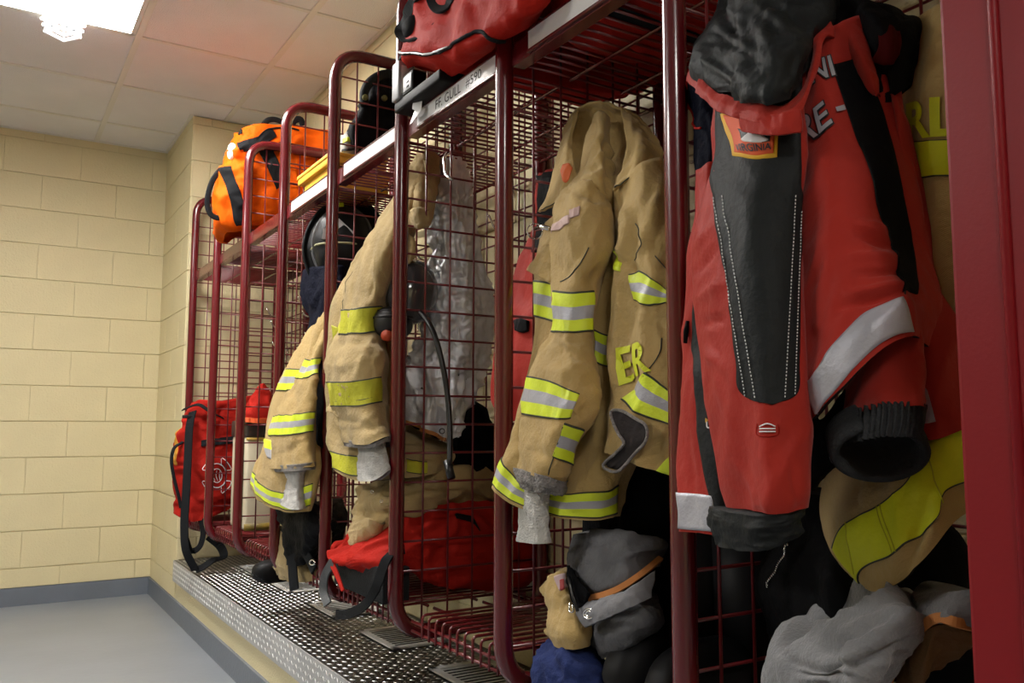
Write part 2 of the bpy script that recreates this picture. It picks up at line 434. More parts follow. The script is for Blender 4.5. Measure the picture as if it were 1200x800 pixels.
# ------------------------------------------------------------------ cloth: noise and lofted shells
_rng = np.random.RandomState(11)
_PERM = np.tile(_rng.permutation(256), 3)
_GR = _rng.normal(size=(256, 3)); _GR /= np.linalg.norm(_GR, axis=1)[:, None]
def gnoise(P, seed=0):
    P = np.asarray(P, float) + seed * 17.31
    I = np.floor(P).astype(int); Fr = P - I; I &= 255
    W = Fr * Fr * Fr * (Fr * (Fr * 6 - 15) + 10)
    out = 0
    for dx in (0, 1):
        for dy in (0, 1):
            for dz in (0, 1):
                h = _PERM[_PERM[_PERM[(I[:, 0] + dx) & 255] + ((I[:, 1] + dy) & 255)] + ((I[:, 2] + dz) & 255)]
                g = (_GR[h] * (Fr - np.array([dx, dy, dz]))).sum(1)
                ww = (W[:, 0] if dx else 1 - W[:, 0]) * (W[:, 1] if dy else 1 - W[:, 1]) * (W[:, 2] if dz else 1 - W[:, 2])
                out = out + g * ww
    return out * 1.6
AWAY0 = np.array([0.72, 0.69, 0.0])
def _cr(t, n, closed):
    """Catmull-Rom weights (len(t), n)"""
    t = np.asarray(t, float); W = np.zeros((len(t), n))
    if n == 1: W[:] = 1; return W
    if n == 2 and not closed: W[:, 0] = 1 - t; W[:, 1] = t; return W
    i = np.floor(t).astype(int)
    if not closed: i = np.clip(i, 0, n - 2)
    f = t - i
    w = [(-f + 2 * f**2 - f**3) / 2, (2 - 5 * f**2 + 3 * f**3) / 2, (f + 4 * f**2 - 3 * f**3) / 2, (-f**2 + f**3) / 2]
    r = np.arange(len(t))
    for k in range(4):
        j = i + k - 1
        if closed: np.add.at(W, (r, j % n), w[k])
        else:
            lo = j < 0; hi = j > n - 1; ok = ~(lo | hi)
            np.add.at(W, (r[ok], j[ok]), w[k][ok])
            if lo.any(): np.add.at(W, (r[lo], 0), 2 * w[k][lo]); np.add.at(W, (r[lo], 1), -w[k][lo])
            if hi.any(): np.add.at(W, (r[hi], n - 1), 2 * w[k][hi]); np.add.at(W, (r[hi], n - 2), -w[k][hi])
    return W
class Shell:
    """cloth surface lofted through rows of points; back = depth in metres makes it a closed hollow body, None an open sheet"""
    def __init__(s, rows, back=None, bul=0.0, wr=0.006, wsc=0.07, fine=0.0015, fold=None, stretch=(1, 1, 0.45), creases=(), seed=1, dX=0.0, away=None):
        G = np.array([[at(p[0], p[1], p[2] + dX) if len(p) == 3 else at_y(p[0], p[1], p[3]) for p in r] for r in rows])
        AWAY = np.array(away, float) if away is not None else AWAY0; R, n = G.shape[:2]
        hw = np.linalg.norm(G[:, -1] - G[:, 0], axis=1) / 2
        q = np.linspace(-1, 1, n); prof = np.sqrt(np.clip(1 - q * q, 0, 1)); prof[0] = prof[-1] = 0
        if bul:
            D = G - CAM; dist = np.linalg.norm(D, axis=2, keepdims=True)
            G = CAM + D * (1 - (bul * hw[:, None] * prof[None, :])[..., None] / dist)
        s.n = n; s.R = R; s.closed = back is not None
        if s.closed:
            bk = np.broadcast_to(np.asarray(back, float), (R,))
            B = G[:, 1:-1] + AWAY * (bk[:, None] * (0.55 + 0.45 * prof[None, 1:-1]) + bul * hw[:, None] * prof[None, 1:-1])[..., None]
            G = np.concatenate([G, B[:, ::-1]], 1)
        s.G = G; s.N = G.shape[1]
        s.wr, s.wsc, s.fine, s.fold, s.st, s.cr, s.seed = wr * 1.2, wsc, fine * 1.7, fold, np.array(stretch), creases, seed
        s._lut = None
        p, nn = s.base(np.array([0.5]), np.array([0.5])); 
        s.sg = 1.0
        p, nn = s.base(np.array([0.5]), np.array([0.5]))
        if (nn[0] @ (CAM - p[0])) < 0: s.sg = -1.0
    def raw(s, u, v):
        U = _cr(np.clip(u, 0, 1) * (s.R - 1), s.R, False)
        if s.closed:
            v = np.mod(v, 2.0)
            t = np.where(v <= 1, v * (s.n - 1), (s.n - 1) + (v - 1) * (s.N - s.n + 1))
        else: t = np.clip(v, 0, 1) * (s.n - 1)
        V = _cr(t, s.N, s.closed)
        return np.einsum('ki,kj,ijc->kc', U, V, s.G)
    def base(s, u, v):
        u = np.asarray(u, float); v = np.asarray(v, float); e = 0.004
        p = s.raw(u, v)
        a = s.raw(np.minimum(u + e, 1), v) - s.raw(np.maximum(u - e, 0), v)
        if s.closed: b = s.raw(u, v + e) - s.raw(u, v - e)
        else: b = s.raw(u, np.minimum(v + e, 1)) - s.raw(u, np.maximum(v - e, 0))
        nn = np.cross(a, b) * getattr(s, 'sg', 1.0)
        nn /= np.maximum(np.linalg.norm(nn, axis=1), 1e-9)[:, None]
        return p, nn
    def eval(s, u, v, off=0.0):
        u = np.asarray(u, float); v = np.asarray(v, float)
        p, nn = s.base(u, v)
        q = p * s.st / s.wsc
        wv = np.stack([gnoise(q * 0.6, s.seed + 3), gnoise(q * 0.6, s.seed + 5), gnoise(q * 0.6, s.seed + 7)], 1)
        q2 = q + 0.7 * wv
        d = s.wr * (1 - 2.6 * np.abs(gnoise(q2, s.seed))) + s.wr * 0.9 * gnoise(q * 0.45, s.seed + 1)
        d = d + s.fine * (1 - 2.6 * np.abs(gnoise(q2 * 2.7, s.seed + 2)))
        if s.fold:
            amp, fr, ph = s.fold[:3]; g = s.fold[3] if len(s.fold) > 3 else 0.3
            d = d + amp * (g + (1 - g) * u) * np.sin(2 * pi * (fr * v + ph + 0.25 * gnoise(np.stack([u * 2, u * 0, v * 0], 1), s.seed + 9)))
        if len(s.cr):
            xy = pix(p)
            fr = (v >= -0.05) & (v <= 1.05) if s.closed else np.ones(len(u), bool)
            for c in s.cr:
                A = np.array(c[:2], float); B = np.array(c[2:4], float); L2 = ((B - A) ** 2).sum()
                t = np.clip(((xy - A) @ (B - A)) / L2, 0, 1)
                dd = np.linalg.norm(xy - (A + t[:, None] * (B - A)), axis=1)
                d = d + c[4] * np.exp(-(dd / c[5]) ** 2) * (0.35 + 0.65 * np.sin(pi * np.clip(t, 0.08, 0.92))) * fr
        return p + nn * (d + off)[:, None]
    def mesh(s, name, m, parent=None, nu=60, nv=64, cap=True, th=0.0035, label=None):
        u = np.linspace(0, 1, nu)
        if s.closed:
            v = np.arange(nv) / nv * 2; U, Vv = np.meshgrid(u, v, indexing='ij')
            P = s.eval(U.ravel(), Vv.ravel()); F = []
            for i in range(nu - 1):
                for j in range(nv): F.append((i * nv + j, i * nv + (j + 1) % nv, (i + 1) * nv + (j + 1) % nv, (i + 1) * nv + j))
            P = list(P)
            if cap:
                P.append(np.mean(P[:nv], 0)); c = len(P) - 1
                F += [(c, (j + 1) % nv, j) for j in range(nv)]
            if s.sg > 0: pass
        else:
            v = np.linspace(0, 1, nv); U, Vv = np.meshgrid(u, v, indexing='ij')
            P0 = s.eval(U.ravel(), Vv.ravel()); P1 = s.eval(U.ravel(), Vv.ravel(), -th); F = []; q = nu * nv
            for i in range(nu - 1):
                for j in range(nv - 1):
                    a = (i * nv + j, i * nv + j + 1, (i + 1) * nv + j + 1, (i + 1) * nv + j)
                    F.append(a); F.append(tuple(x + q for x in a[::-1]))
            rim = [i * nv for i in range(nu)] + [(nu - 1) * nv + j for j in range(1, nv)] + [i * nv + nv - 1 for i in range(nu - 2, -1, -1)] + [j for j in range(nv - 2, 0, -1)]
            for a, b in zip(rim, rim[1:] + rim[:1]): F.append((b, a, a + q, b + q))
            P = list(P0) + list(P1)
        o = obj(name, P, F, m, parent)
        o.data.flip_normals() if False else None
        bm = bmesh.new(); bm.from_mesh(o.data); bmesh.ops.recalc_face_normals(bm, faces=bm.faces[:]); bm.to_mesh(o.data); bm.free()
        if label: o['label'] = label
        return o
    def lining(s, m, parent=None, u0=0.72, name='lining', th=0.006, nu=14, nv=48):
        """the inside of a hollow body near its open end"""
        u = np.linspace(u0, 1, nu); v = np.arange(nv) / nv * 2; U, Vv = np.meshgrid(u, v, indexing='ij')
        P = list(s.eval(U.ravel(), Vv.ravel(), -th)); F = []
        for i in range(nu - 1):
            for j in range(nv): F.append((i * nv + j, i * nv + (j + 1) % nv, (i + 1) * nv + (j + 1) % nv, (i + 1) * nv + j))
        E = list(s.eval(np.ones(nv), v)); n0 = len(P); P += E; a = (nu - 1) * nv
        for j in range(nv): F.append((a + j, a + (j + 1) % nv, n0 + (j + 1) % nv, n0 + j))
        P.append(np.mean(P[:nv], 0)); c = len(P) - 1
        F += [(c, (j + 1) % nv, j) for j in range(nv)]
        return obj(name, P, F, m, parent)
    def uv(s, px, py):
        if s._lut is None:
            uu = np.linspace(0, 1, 140); vv = np.linspace(0, 1, 110); U, Vv = np.meshgrid(uu, vv, indexing='ij')
            s._lut = (U.ravel(), Vv.ravel(), pix(s.eval(U.ravel(), Vv.ravel())))
        U, Vv, X = s._lut
        k = np.argmin(((X - np.array([px, py])) ** 2).sum(1)); u0, v0 = U[k], Vv[k]
        for sp in (0.008, 0.0012):
            a = np.clip(u0 + np.linspace(-sp, sp, 9), 0, 1); b = np.clip(v0 + np.linspace(-sp, sp, 9), 0, 1)
            A, B = np.meshgrid(a, b, indexing='ij'); A = A.ravel(); B = B.ravel()
            X2 = pix(s.eval(A, B)); k = np.argmin(((X2 - np.array([px, py])) ** 2).sum(1)); u0, v0 = A[k], B[k]
        return np.array([u0, v0])
    def band(s, name, top, bot, mats, parent, fr=None, off=0.0025, ns=40, nt=10, wrap=0.0, label=None):
        """a strip sewn on the cloth between two polylines of photograph points; mats = materials across it, fr = their widths"""
        A = np.array([s.uv(*p) for p in top]); B = np.array([s.uv(*p) for p in bot])
        if wrap:
            for Q in (A, B): 
                Q[0, 1] -= wrap; Q[-1, 1] += wrap
        t = np.linspace(0, 1, ns)
        a = _cr(t * (len(A) - 1), len(A), False) @ A; b = _cr(t * (len(B) - 1), len(B), False) @ B
        mats = mats if isinstance(mats, (list, tuple)) else [mats]
        fr = fr or [1.0 / len(mats)] * len(mats); acc = np.concatenate([[0], np.cumsum(fr)]) / sum(fr)
        ts = []; mi = []
        k = max(2, nt // len(mats))
        for j in range(len(mats)):
            for q in range(k): ts.append(acc[j] + (acc[j + 1] - acc[j]) * q / k); mi.append(j)
        ts.append(1.0); ts = np.array(ts)
        UV = a[None] * (1 - ts[:, None, None]) + b[None] * ts[:, None, None]
        P = s.eval(UV[..., 0].ravel(), UV[..., 1].ravel(), off).reshape(len(ts), ns, 3)
        lo = s.eval(UV[..., 0].ravel(), UV[..., 1].ravel(), -0.002).reshape(len(ts), ns, 3)
        V = list(P.reshape(-1, 3)); F = []; M = []
        for i in range(len(ts) - 1):
            for j in range(ns - 1): F.append((i * ns + j, i * ns + j + 1, (i + 1) * ns + j + 1, (i + 1) * ns + j)); M.append(mi[i])
        idx = [(0, j) for j in range(ns)] + [(i, ns - 1) for i in range(1, len(ts))] + [(len(ts) - 1, j) for j in range(ns - 2, -1, -1)] + [(i, 0) for i in range(len(ts) - 2, 0, -1)]
        n0 = len(V); V += [lo[i, j] for i, j in idx]; L = len(idx)
        for q in range(L):
            i, j = idx[q]; i2, j2 = idx[(q + 1) % L]
            F.append((i2 * ns + j2, i * ns + j, n0 + q, n0 + (q + 1) % L)); M.append(mi[min(i, len(mi) - 1)])
        o = obj(name, V, F, list(mats), parent, True, None, M)
        if label: o['label'] = label
        return o
    def line(s, name, pts, r, m, parent, off=0.001, n=5, k=8, dash=None):
        """a seam, piping or row of stitches following the cloth"""
        A = np.array([s.uv(*p) for p in pts]); nn = (len(A) - 1) * k + 1
        UV = _cr(np.linspace(0, len(A) - 1, nn), len(A), False) @ A
        if dash:
            UV = _cr(np.linspace(0, len(A) - 1, dash * 2), len(A), False) @ A
            P = s.eval(UV[:, 0], UV[:, 1], off); mb = MB()
            for q in range(0, len(P) - 1, 2): mb.tube([P[q], P[q + 1]], r, 4)
            o = mb.build(name, m, parent); o['kind'] = 'stuff'; return o
        P = s.eval(UV[:, 0], UV[:, 1], off); V, F = tube(P, r, n)
        return obj(name, V, F, m, parent)
    def text(s, body, quad, m, parent, name='lettering', off=0.003, bold=0.0, th=0.0):
        V, F = text_mesh(body, bold); q = np.array([s.uv(*p) for p in quad])
        x, y = V[:, 0][:, None], V[:, 1][:, None]
        UV = (q[3] * (1 - x) + q[2] * x) * (1 - y) + (q[0] * (1 - x) + q[1] * x) * y
        P = s.eval(UV[:, 0], UV[:, 1], off)
        return obj(name, P, F, m, parent, False)
_TXT = {}
def text_mesh(body, bold=0.0):
    """flat letter outlines as a mesh scaled into the unit square"""
    key = (body, bold)
    if key in _TXT: return _TXT[key]
    cu = bpy.data.curves.new('lettering', 'FONT'); cu.body = body; cu.offset = bold; cu.resolution_u = 4
    o = bpy.data.objects.new('lettering', cu); COL.objects.link(o)
    me = bpy.data.meshes.new_from_object(o.evaluated_get(bpy.context.evaluated_depsgraph_get()))
    bm = bmesh.new(); bm.from_mesh(me)
    bmesh.ops.remove_doubles(bm, verts=bm.verts, dist=1e-5)
    bmesh.ops.triangulate(bm, faces=bm.faces[:])
    for _ in range(2): 
        lg = [e for e in bm.edges if e.calc_length() > 0.16]
        if lg: bmesh.ops.subdivide_edges(bm, edges=lg, cuts=1); bmesh.ops.triangulate(bm, faces=bm.faces[:])
    bm.verts.index_update()
    V = np.array([v.co[:2] for v in bm.verts]); F = [tuple(v.index for v in f.verts) for f in bm.faces]
    bm.free(); bpy.data.objects.remove(o); bpy.data.meshes.remove(me); bpy.data.curves.remove(cu)
    V = (V - V.min(0)) / (V.max(0) - V.min(0))
    _TXT[key] = (V, F); return _TXT[key]
def flat_text(body, origin, right, up, w, h, m, parent, name='lettering', bold=0.0):
    V, F = text_mesh(body, bold); o = np.array(origin, float); r = np.array(right, float); u = np.array(up, float)
    return obj(name, [o + r * (x * w) + u * (y * h) for x, y in V], F, m, parent, False)
def ribbon(name, pts, wid, th, m, parent, ref, k=6):
    """webbing strap through points; ref = direction across the strap's face (its normal)"""
    A = np.array(pts, float); nn = (len(A) - 1) * k + 1
    P = _cr(np.linspace(0, len(A) - 1, nn), len(A), False) @ A
    rr = np.array(ref, float); rr = rr if rr.ndim == 2 else np.tile(rr, (nn, 1))
    if len(rr) != nn: rr = _cr(np.linspace(0, len(rr) - 1, nn), len(rr), False) @ rr
    V = []; F = []
    for i in range(nn):
        t = P[min(i + 1, nn - 1)] - P[max(i - 1, 0)]; t /= max(np.linalg.norm(t), 1e-9)
        a = np.cross(t, rr[i]); a /= max(np.linalg.norm(a), 1e-9); b = np.cross(a, t)
        ww = wid if not isinstance(wid, (list, tuple)) else wid[0] + (wid[1] - wid[0]) * i / (nn - 1)
        V += [P[i] + a * ww / 2 + b * th / 2, P[i] - a * ww / 2 + b * th / 2, P[i] - a * ww / 2 - b * th / 2, P[i] + a * ww / 2 - b * th / 2]
    for i in range(nn - 1):
        for j in range(4): F.append((i * 4 + j, i * 4 + (j + 1) % 4, i * 4 + 4 + (j + 1) % 4, i * 4 + 4 + j))
    F += [(3, 2, 1, 0), tuple(range(nn * 4 - 4, nn * 4))]
    return obj(name, V, F, m, parent, False)
def root_at(shell_or_pt, name, label, cat, group=None):
    """Empty at a thing's place; parts keep world coordinates through the inverse"""
    return name, label, cat, group
class Thing:
    """collects parts built in world coordinates, then parents them to an Empty at the thing's base"""
    def __init__(s, name, label, cat, group=None):
        s.a = (name, label, cat, group); s.before = set(o.name for o in COL.objects)
    def done(s):
        new = [o for o in COL.objects if o.name not in s.before]
        top = [o for o in new if o.parent is None]
        lo = np.full(3, 1e9); hi = -lo
        for o in new:
            if o.type == 'MESH' and len(o.data.vertices):
                c = np.empty(len(o.data.vertices) * 3); o.data.vertices.foreach_get('co', c); c = c.reshape(-1, 3); lo = np.minimum(lo, c.min(0)); hi = np.maximum(hi, c.max(0))
        b = np.array([(lo[0] + hi[0]) / 2, (lo[1] + hi[1]) / 2, lo[2]])
        e = empty(s.a[0], s.a[1], s.a[2], b, s.a[3])
        for o in new:
            if o.type == 'MESH': o.data.transform(Matrix.Translation(Vector(-b)))
        for o in top: o.parent = e
        return e

def blob(c, h, e=2.6, nu=28, nv=48, wr=0.0, wsc=0.08, fine=0.0, rot=0.0, tilt=0.0, seed=1, taper=0.0, sag=0.0, st=(1, 1, 1)):
    """stuffed rounded body: superellipsoid with half sizes h, wrinkled like cloth"""
    V = []; F = []
    f = lambda x, p: np.sign(x) * np.abs(x) ** p
    q = 2.0 / e
    for i in range(nu + 1):
        a = -pi / 2 + pi * i / nu
        for j in range(nv):
            b = 2 * pi * j / nv
            V.append((f(cos(a), q) * f(cos(b), q), f(cos(a), q) * f(sin(b), q), f(sin(a), q)))
    V = np.array(V)
    N = V / np.maximum(np.linalg.norm(V, axis=1), 1e-9)[:, None]
    P = V * np.array(h); P[:, 0] *= 1 - taper * V[:, 2]; P[:, 1] *= 1 - taper * V[:, 2]
    P[:, 2] -= sag * h[2] * (V[:, 0] ** 2 + V[:, 1] ** 2) * (V[:, 2] > 0)
    ct, s_ = cos(tilt), sin(tilt); P = P @ np.array([[ct, 0, -s_], [0, 1, 0], [s_, 0, ct]]); N = N @ np.array([[ct, 0, -s_], [0, 1, 0], [s_, 0, ct]])
    cr, sr_ = cos(rot), sin(rot); Rz = np.array([[cr, sr_, 0], [-sr_, cr, 0], [0, 0, 1]]); P = P @ Rz; N = N @ Rz
    P = P + np.array(c)
    if wr or fine:
        qq = P * np.array(st) / wsc
        wv = np.stack([gnoise(qq * 0.6, seed + 3), gnoise(qq * 0.6, seed + 5), gnoise(qq * 0.6, seed + 7)], 1)
        d = wr * (1 - 2.6 * np.abs(gnoise(qq + 0.7 * wv, seed))) + wr * gnoise(qq * 0.5, seed + 1) + fine * (1 - 2.6 * np.abs(gnoise((qq + 0.7 * wv) * 2.6, seed + 2)))
        P = P + N * d[:, None]
    for i in range(nu):
        for j in range(nv): F.append((i * nv + j, i * nv + (j + 1) % nv, (i + 1) * nv + (j + 1) % nv, (i + 1) * nv + j))
    return P, F
# ------------------------------------------------------------------ cloth materials
M_TAN = mat('tan turnout cloth', (0.45, 0.31, 0.12), 0.85, bump=0.35, bscale=90, var=0.16, vscale=7, weave=0.35, wscale=260, sheen=0.15)
M_TAN2 = mat('worn tan turnout cloth', (0.40, 0.29, 0.13), 0.88, bump=0.4, bscale=80, var=0.22, vscale=9, weave=0.35, wscale=260, sheen=0.15)
M_LIME = mat('lime trim', (0.66, 0.78, 0.03), 0.5, bump=0.15, bscale=140, var=0.08, vscale=14)
M_LIME2 = mat('faded lime trim', (0.44, 0.43, 0.03), 0.65, bump=0.3, bscale=90, var=0.25, vscale=14)
M_YEL = mat('yellow lime band', (0.60, 0.62, 0.015), 0.55, bump=0.25, bscale=60, var=0.15, vscale=10)
M_SILV = mat('silver reflective tape', (0.40, 0.40, 0.45), 0.42, metal=0.15, bump=0.15, bscale=160, var=0.10, vscale=12)
M_STITCH = mat('dark stitching', (0.035, 0.04, 0.03), 0.8)
M_KNIT = mat('grey knit', (0.56, 0.54, 0.51), 0.95, bump=0.9, bscale=260, var=0.2, vscale=30, sheen=0.3)
M_CUFF = mat('grey fuzzy hem', (0.25, 0.23, 0.22), 0.95, bump=0.9, bscale=220, var=0.25, vscale=40)
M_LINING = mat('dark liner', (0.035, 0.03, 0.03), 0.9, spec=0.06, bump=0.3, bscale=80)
M_BLACK = mat('black nylon', (0.006, 0.006, 0.007), 0.65, spec=0.06, bump=0.3, bscale=70, var=0.3, vscale=12)
M_BLACKW = mat('black wool', (0.004, 0.004, 0.005), 0.9, spec=0.06, bump=0.4, bscale=80)
M_NAVY = mat('navy cloth', (0.005, 0.006, 0.014), 0.85, spec=0.06, bump=0.4, bscale=90)
M_BLUE = mat('blue cotton', (0.018, 0.030, 0.115), 0.9, bump=0.4, bscale=110, var=0.3, vscale=20)
M_DKGREY = mat('charcoal nylon', (0.016, 0.018, 0.019), 0.6, spec=0.13, bump=0.25, bscale=80, var=0.25, vscale=10)
M_JRED = mat('red shell nylon', (0.38, 0.030, 0.021), 0.5, spec=0.05, bump=0.2, bscale=60, var=0.06, vscale=8, sheen=0.1, weave=0.12, wscale=500)
M_BAGRED = mat('red cordura', (0.40, 0.018, 0.012), 0.6, spec=0.05, bump=0.3, bscale=90, var=0.10, vscale=9, weave=0.25, wscale=380)
M_ORANGE = mat('orange cordura', (0.80, 0.115, 0.005), 0.55, spec=0.05, bump=0.25, bscale=90, var=0.06, vscale=9, weave=0.2, wscale=380)
M_WEB = mat('black webbing', (0.016, 0.017, 0.019), 0.75, spec=0.06, weave=0.5, wscale=300)
M_FOIL = mat('aluminised cloth', (0.80, 0.80, 0.83), 0.45, metal=0.4, bump=0.5, bscale=45, var=0.15, vscale=14)
M_GREYC = mat('grey glove leather', (0.12, 0.12, 0.13), 0.85, bump=0.5, bscale=90, var=0.25, vscale=12)
M_LTGREY = mat('pale grey fleece', (0.19, 0.19, 0.20), 0.95, bump=0.35, bscale=200, var=0.15, vscale=12, sheen=0.3)
M_OTRIM = mat('orange trim', (0.50, 0.19, 0.05), 0.8)
M_PLASTIC = mat('black plastic', (0.007, 0.007, 0.008), 0.35, bump=0.05, bscale=100)
M_GREYP = mat('grey plastic', (0.32, 0.33, 0.35), 0.4)
M_LEN = mat('lettering lime', (0.62, 0.66, 0.02), 0.6)
M_TAG = mat('pink grey tag', (0.50, 0.33, 0.30), 0.7)
M_TAGOR = mat('orange tag', (0.75, 0.16, 0.05), 0.6)
M_WTHREAD = mat('white thread', (0.75, 0.75, 0.75), 0.7)
STRIPE = [M_STITCH, M_LIME, M_SILV, M_LIME, M_STITCH]; SFR = [0.05, 0.3, 0.3, 0.3, 0.05]
# ------------------------------------------------------------------ tan coat lettered ER (second locker)
T = Thing('turnout_coat', 'clean tan turnout coat with lime and silver bands, lettered ER on its tail', 'coat')
body = Shell([
    [(662, 236, 1.06), (676, 218, 1.06), (706, 208, 1.06), (742, 204, 1.08), (772, 200, 1.09)],
    [(632, 280, 1.04), (655, 275, 1.03), (706, 275, 1.03), (752, 275, 1.05), (792, 275, 1.08)],
    [(628, 335, 1.02), (655, 335, 1.0), (706, 340, 1.02), (755, 335, 1.04), (800, 335, 1.08)],
    [(626, 390, 1.0), (655, 390, 0.99), (706, 395, 1.02), (755, 390, 1.03), (805, 390, 1.06)],
    [(616, 455, 0.97), (652, 455, 0.98), (706, 460, 1.01), (755, 455, 1.02), (800, 455, 1.05)],
    [(601, 515, 0.92), (645, 520, 0.96), (702, 520, 1.0), (740, 515, 1.01), (775, 505, 1.04)],
    [(586, 545, 0.895), (628, 563, 0.93), (680, 568, 0.97), (716, 566, 1.0), (738, 550, 1.04)],
    [(578, 570, 0.885), (605, 593, 0.905), (655, 606, 0.95), (695, 609, 0.98), (722, 604, 1.02)]],
    back=[0.05, 0.10, 0.12, 0.12, 0.12, 0.13, 0.13, 0.14], bul=0.15, wr=0.006, wsc=0.10, fine=0.0012,
    creases=[(716, 230, 712, 520, -0.02, 7), (700, 400, 714, 560, -0.012, 6), (640, 420, 612, 520, -0.008, 5)], seed=2)
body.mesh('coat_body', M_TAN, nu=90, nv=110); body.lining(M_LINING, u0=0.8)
body.band('reflective_trim', [(586, 534), (594, 548), (612, 566), (655, 578), (690, 576), (722, 569)], [(577, 566), (585, 576), (605, 589), (650, 603), (690, 607), (721, 602)], STRIPE, None, SFR, wrap=0.02)
body.band('reflective_trim', [(628, 328), (640, 330), (654, 334)], [(626, 370), (638, 374), (652, 380)], STRIPE, None, SFR, wrap=0.03)
body.band('reflective_trim', [(697, 386), (712, 392), (726, 392)], [(697, 424), (712, 430), (726, 428)], STRIPE, None, SFR)
slv = Shell([
    [(660, 226, 1.0), (684, 213, 1.0), (706, 226, 1.01)],
    [(651, 252, 0.975), (682, 246, 0.97), (713, 256, 0.99)],
    [(650, 295, 0.96), (680, 295, 0.955), (712, 298, 0.98)],
    [(649, 340, 0.955), (672, 341, 0.95), (698, 340, 0.97)],
    [(645, 390, 0.95), (668, 389, 0.945), (692, 389, 0.96)],
    [(632, 415, 0.94), (662, 415, 0.935), (693, 415, 0.955)],
    [(620, 442, 0.93), (660, 448, 0.925), (702, 455, 0.945)],
    [(614, 488, 0.92), (655, 492, 0.915), (698, 482, 0.935)],
    [(609, 520, 0.91), (643, 527, 0.905), (676, 530, 0.925)],
    [(604, 550, 0.905), (632, 558, 0.90), (661, 566, 0.915)]],
    back=0.07, bul=0.55, wr=0.005, wsc=0.075, fine=0.0012, stretch=(1, 1, 0.7),
    creases=[(668, 222, 712, 238, -0.010, 4), (690, 285, 662, 330, -0.008, 5), (702, 262, 672, 322, 0.007, 6), (676, 235, 660, 320, 0.006, 7), (706, 300, 690, 335, -0.008, 6), (655, 405, 690, 430, -0.006, 4), (640, 432, 690, 445, 0.005, 4), (700, 470, 655, 500, -0.007, 5), (672, 485, 640, 520, 0.004, 5), (655, 540, 625, 528, -0.004, 4)], seed=4)
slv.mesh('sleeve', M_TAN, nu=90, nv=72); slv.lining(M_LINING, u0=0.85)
slv.band('reflective_trim', [(650, 340), (672, 342), (693, 340)], [(648, 389), (670, 390), (692, 388)], STRIPE, None, SFR, wrap=0.04)
slv.band('reflective_trim', [(618, 440), (645, 446), (677, 461)], [(614, 486), (640, 490), (666, 491)], STRIPE, None, SFR, wrap=0.02)
slv.band('reflective_trim', [(662, 495), (673, 499), (685, 503)], [(648, 535), (660, 540), (671, 545)], STRIPE, None, SFR)
slv.line('seam', [(660, 500), (650, 530), (643, 556)], 0.0012, M_STITCH, None)
slv.line('seam', [(690, 290), (674, 316), (657, 330)], 0.0012, M_STITCH, None)
cf = Shell([[(603, 547, 0.905), (632, 555, 0.897), (662, 564, 0.913)], [(606, 560, 0.905), (633, 568, 0.897), (660, 576, 0.912)], [(610, 570, 0.906), (633, 577, 0.90), (656, 579, 0.913)]],
           back=0.065, bul=0.6, wr=0.003, wsc=0.02, fine=0.001, seed=5)
cf.mesh('cuff', M_CUFF, nu=14, nv=60)
wl = Shell([[(610, 570, 0.912), (627, 572, 0.905), (645, 574, 0.915)], [(609, 590, 0.912), (626, 592, 0.905), (643, 592, 0.915)], [(608, 615, 0.912), (625, 616, 0.905), (643, 616, 0.915)], [(606, 634, 0.912), (625, 637, 0.905), (644, 636, 0.915)]],
           back=0.02, bul=0.35, wr=0.002, wsc=0.02, fine=0.0008, stretch=(1.5, 1.5, 0.5), seed=6)
wl.mesh('wristlet', M_KNIT, nu=40, nv=50); wl.lining(M_CUFF, u0=0.8)
# right sleeve, bent with its mouth open to the left
sr = Shell([
    [(724, 224, 1.03), (746, 198, 1.02), (772, 190, 1.05)],
    [(718, 262, 1.0), (754, 248, 0.995), (792, 248, 1.03)],
    [(722, 308, 0.99), (760, 308, 0.985), (806, 318, 1.01)],
    [(718, 370, 0.985), (762, 368, 0.98), (812, 372, 1.0)],
    [(712, 420, 0.98), (762, 418, 0.975), (815, 422, 0.995)],
    [(722, 462, 0.975), (766, 452, 0.975), (815, 468, 0.99)],
    [(716, 490, 0.965), (760, 500, 0.97), (808, 510, 0.985)],
    [(712, 530, 0.96), (750, 546, 0.965), (800, 562, 0.98)]],
    back=0.09, bul=0.35, wr=0.006, wsc=0.09, fine=0.0012, stretch=(1, 1, 0.6),
    creases=[(722, 235, 718, 330, -0.014, 6), (736, 250, 728, 330, 0.010, 7), (748, 250, 740, 320, -0.010, 5), (775, 215, 752, 290, 0.010, 7), (785, 255, 755, 300, -0.008, 5), (724, 300, 745, 318, -0.010, 5), (745, 360, 728, 400, -0.007, 6), (752, 270, 744, 300, -0.006, 4), (764, 225, 756, 285, -0.005, 5), (735, 345, 790, 400, -0.006, 5), (716, 400, 740, 460, -0.008, 5), (790, 500, 768, 530, -0.006, 5), (770, 505, 790, 525, 0.005, 4)], seed=8)
sr.mesh('sleeve', M_TAN, nu=90, nv=80); sr.lining(M_LINING, u0=0.85)
sr.band('reflective_trim', [(738, 321), (750, 317), (770, 330), (788, 346)], [(744, 352), (757, 358), (770, 357), (790, 352)], STRIPE, None, SFR)
sr.band('reflective_trim', [(718, 295), (724, 300), (729, 308)], [(719, 310), (723, 314), (727, 318)], [M_LIME], None)
sr.band('reflective_trim', [(756, 436), (773, 448), (790, 462)], [(728, 468), (745, 484), (792, 500)], STRIPE, None, SFR)
sr.band('reflective_trim', [(779, 540), (786, 534), (793, 530)], [(768, 556), (778, 560), (792, 562)], [M_LIME], None)
sr.text('ER', [(723, 408), (762, 398), (765, 434), (727, 452)], M_LEN, None, bold=0.02)
sr.line('seam', [(776, 396), (770, 420), (740, 470)], 0.001, M_STITCH, None)
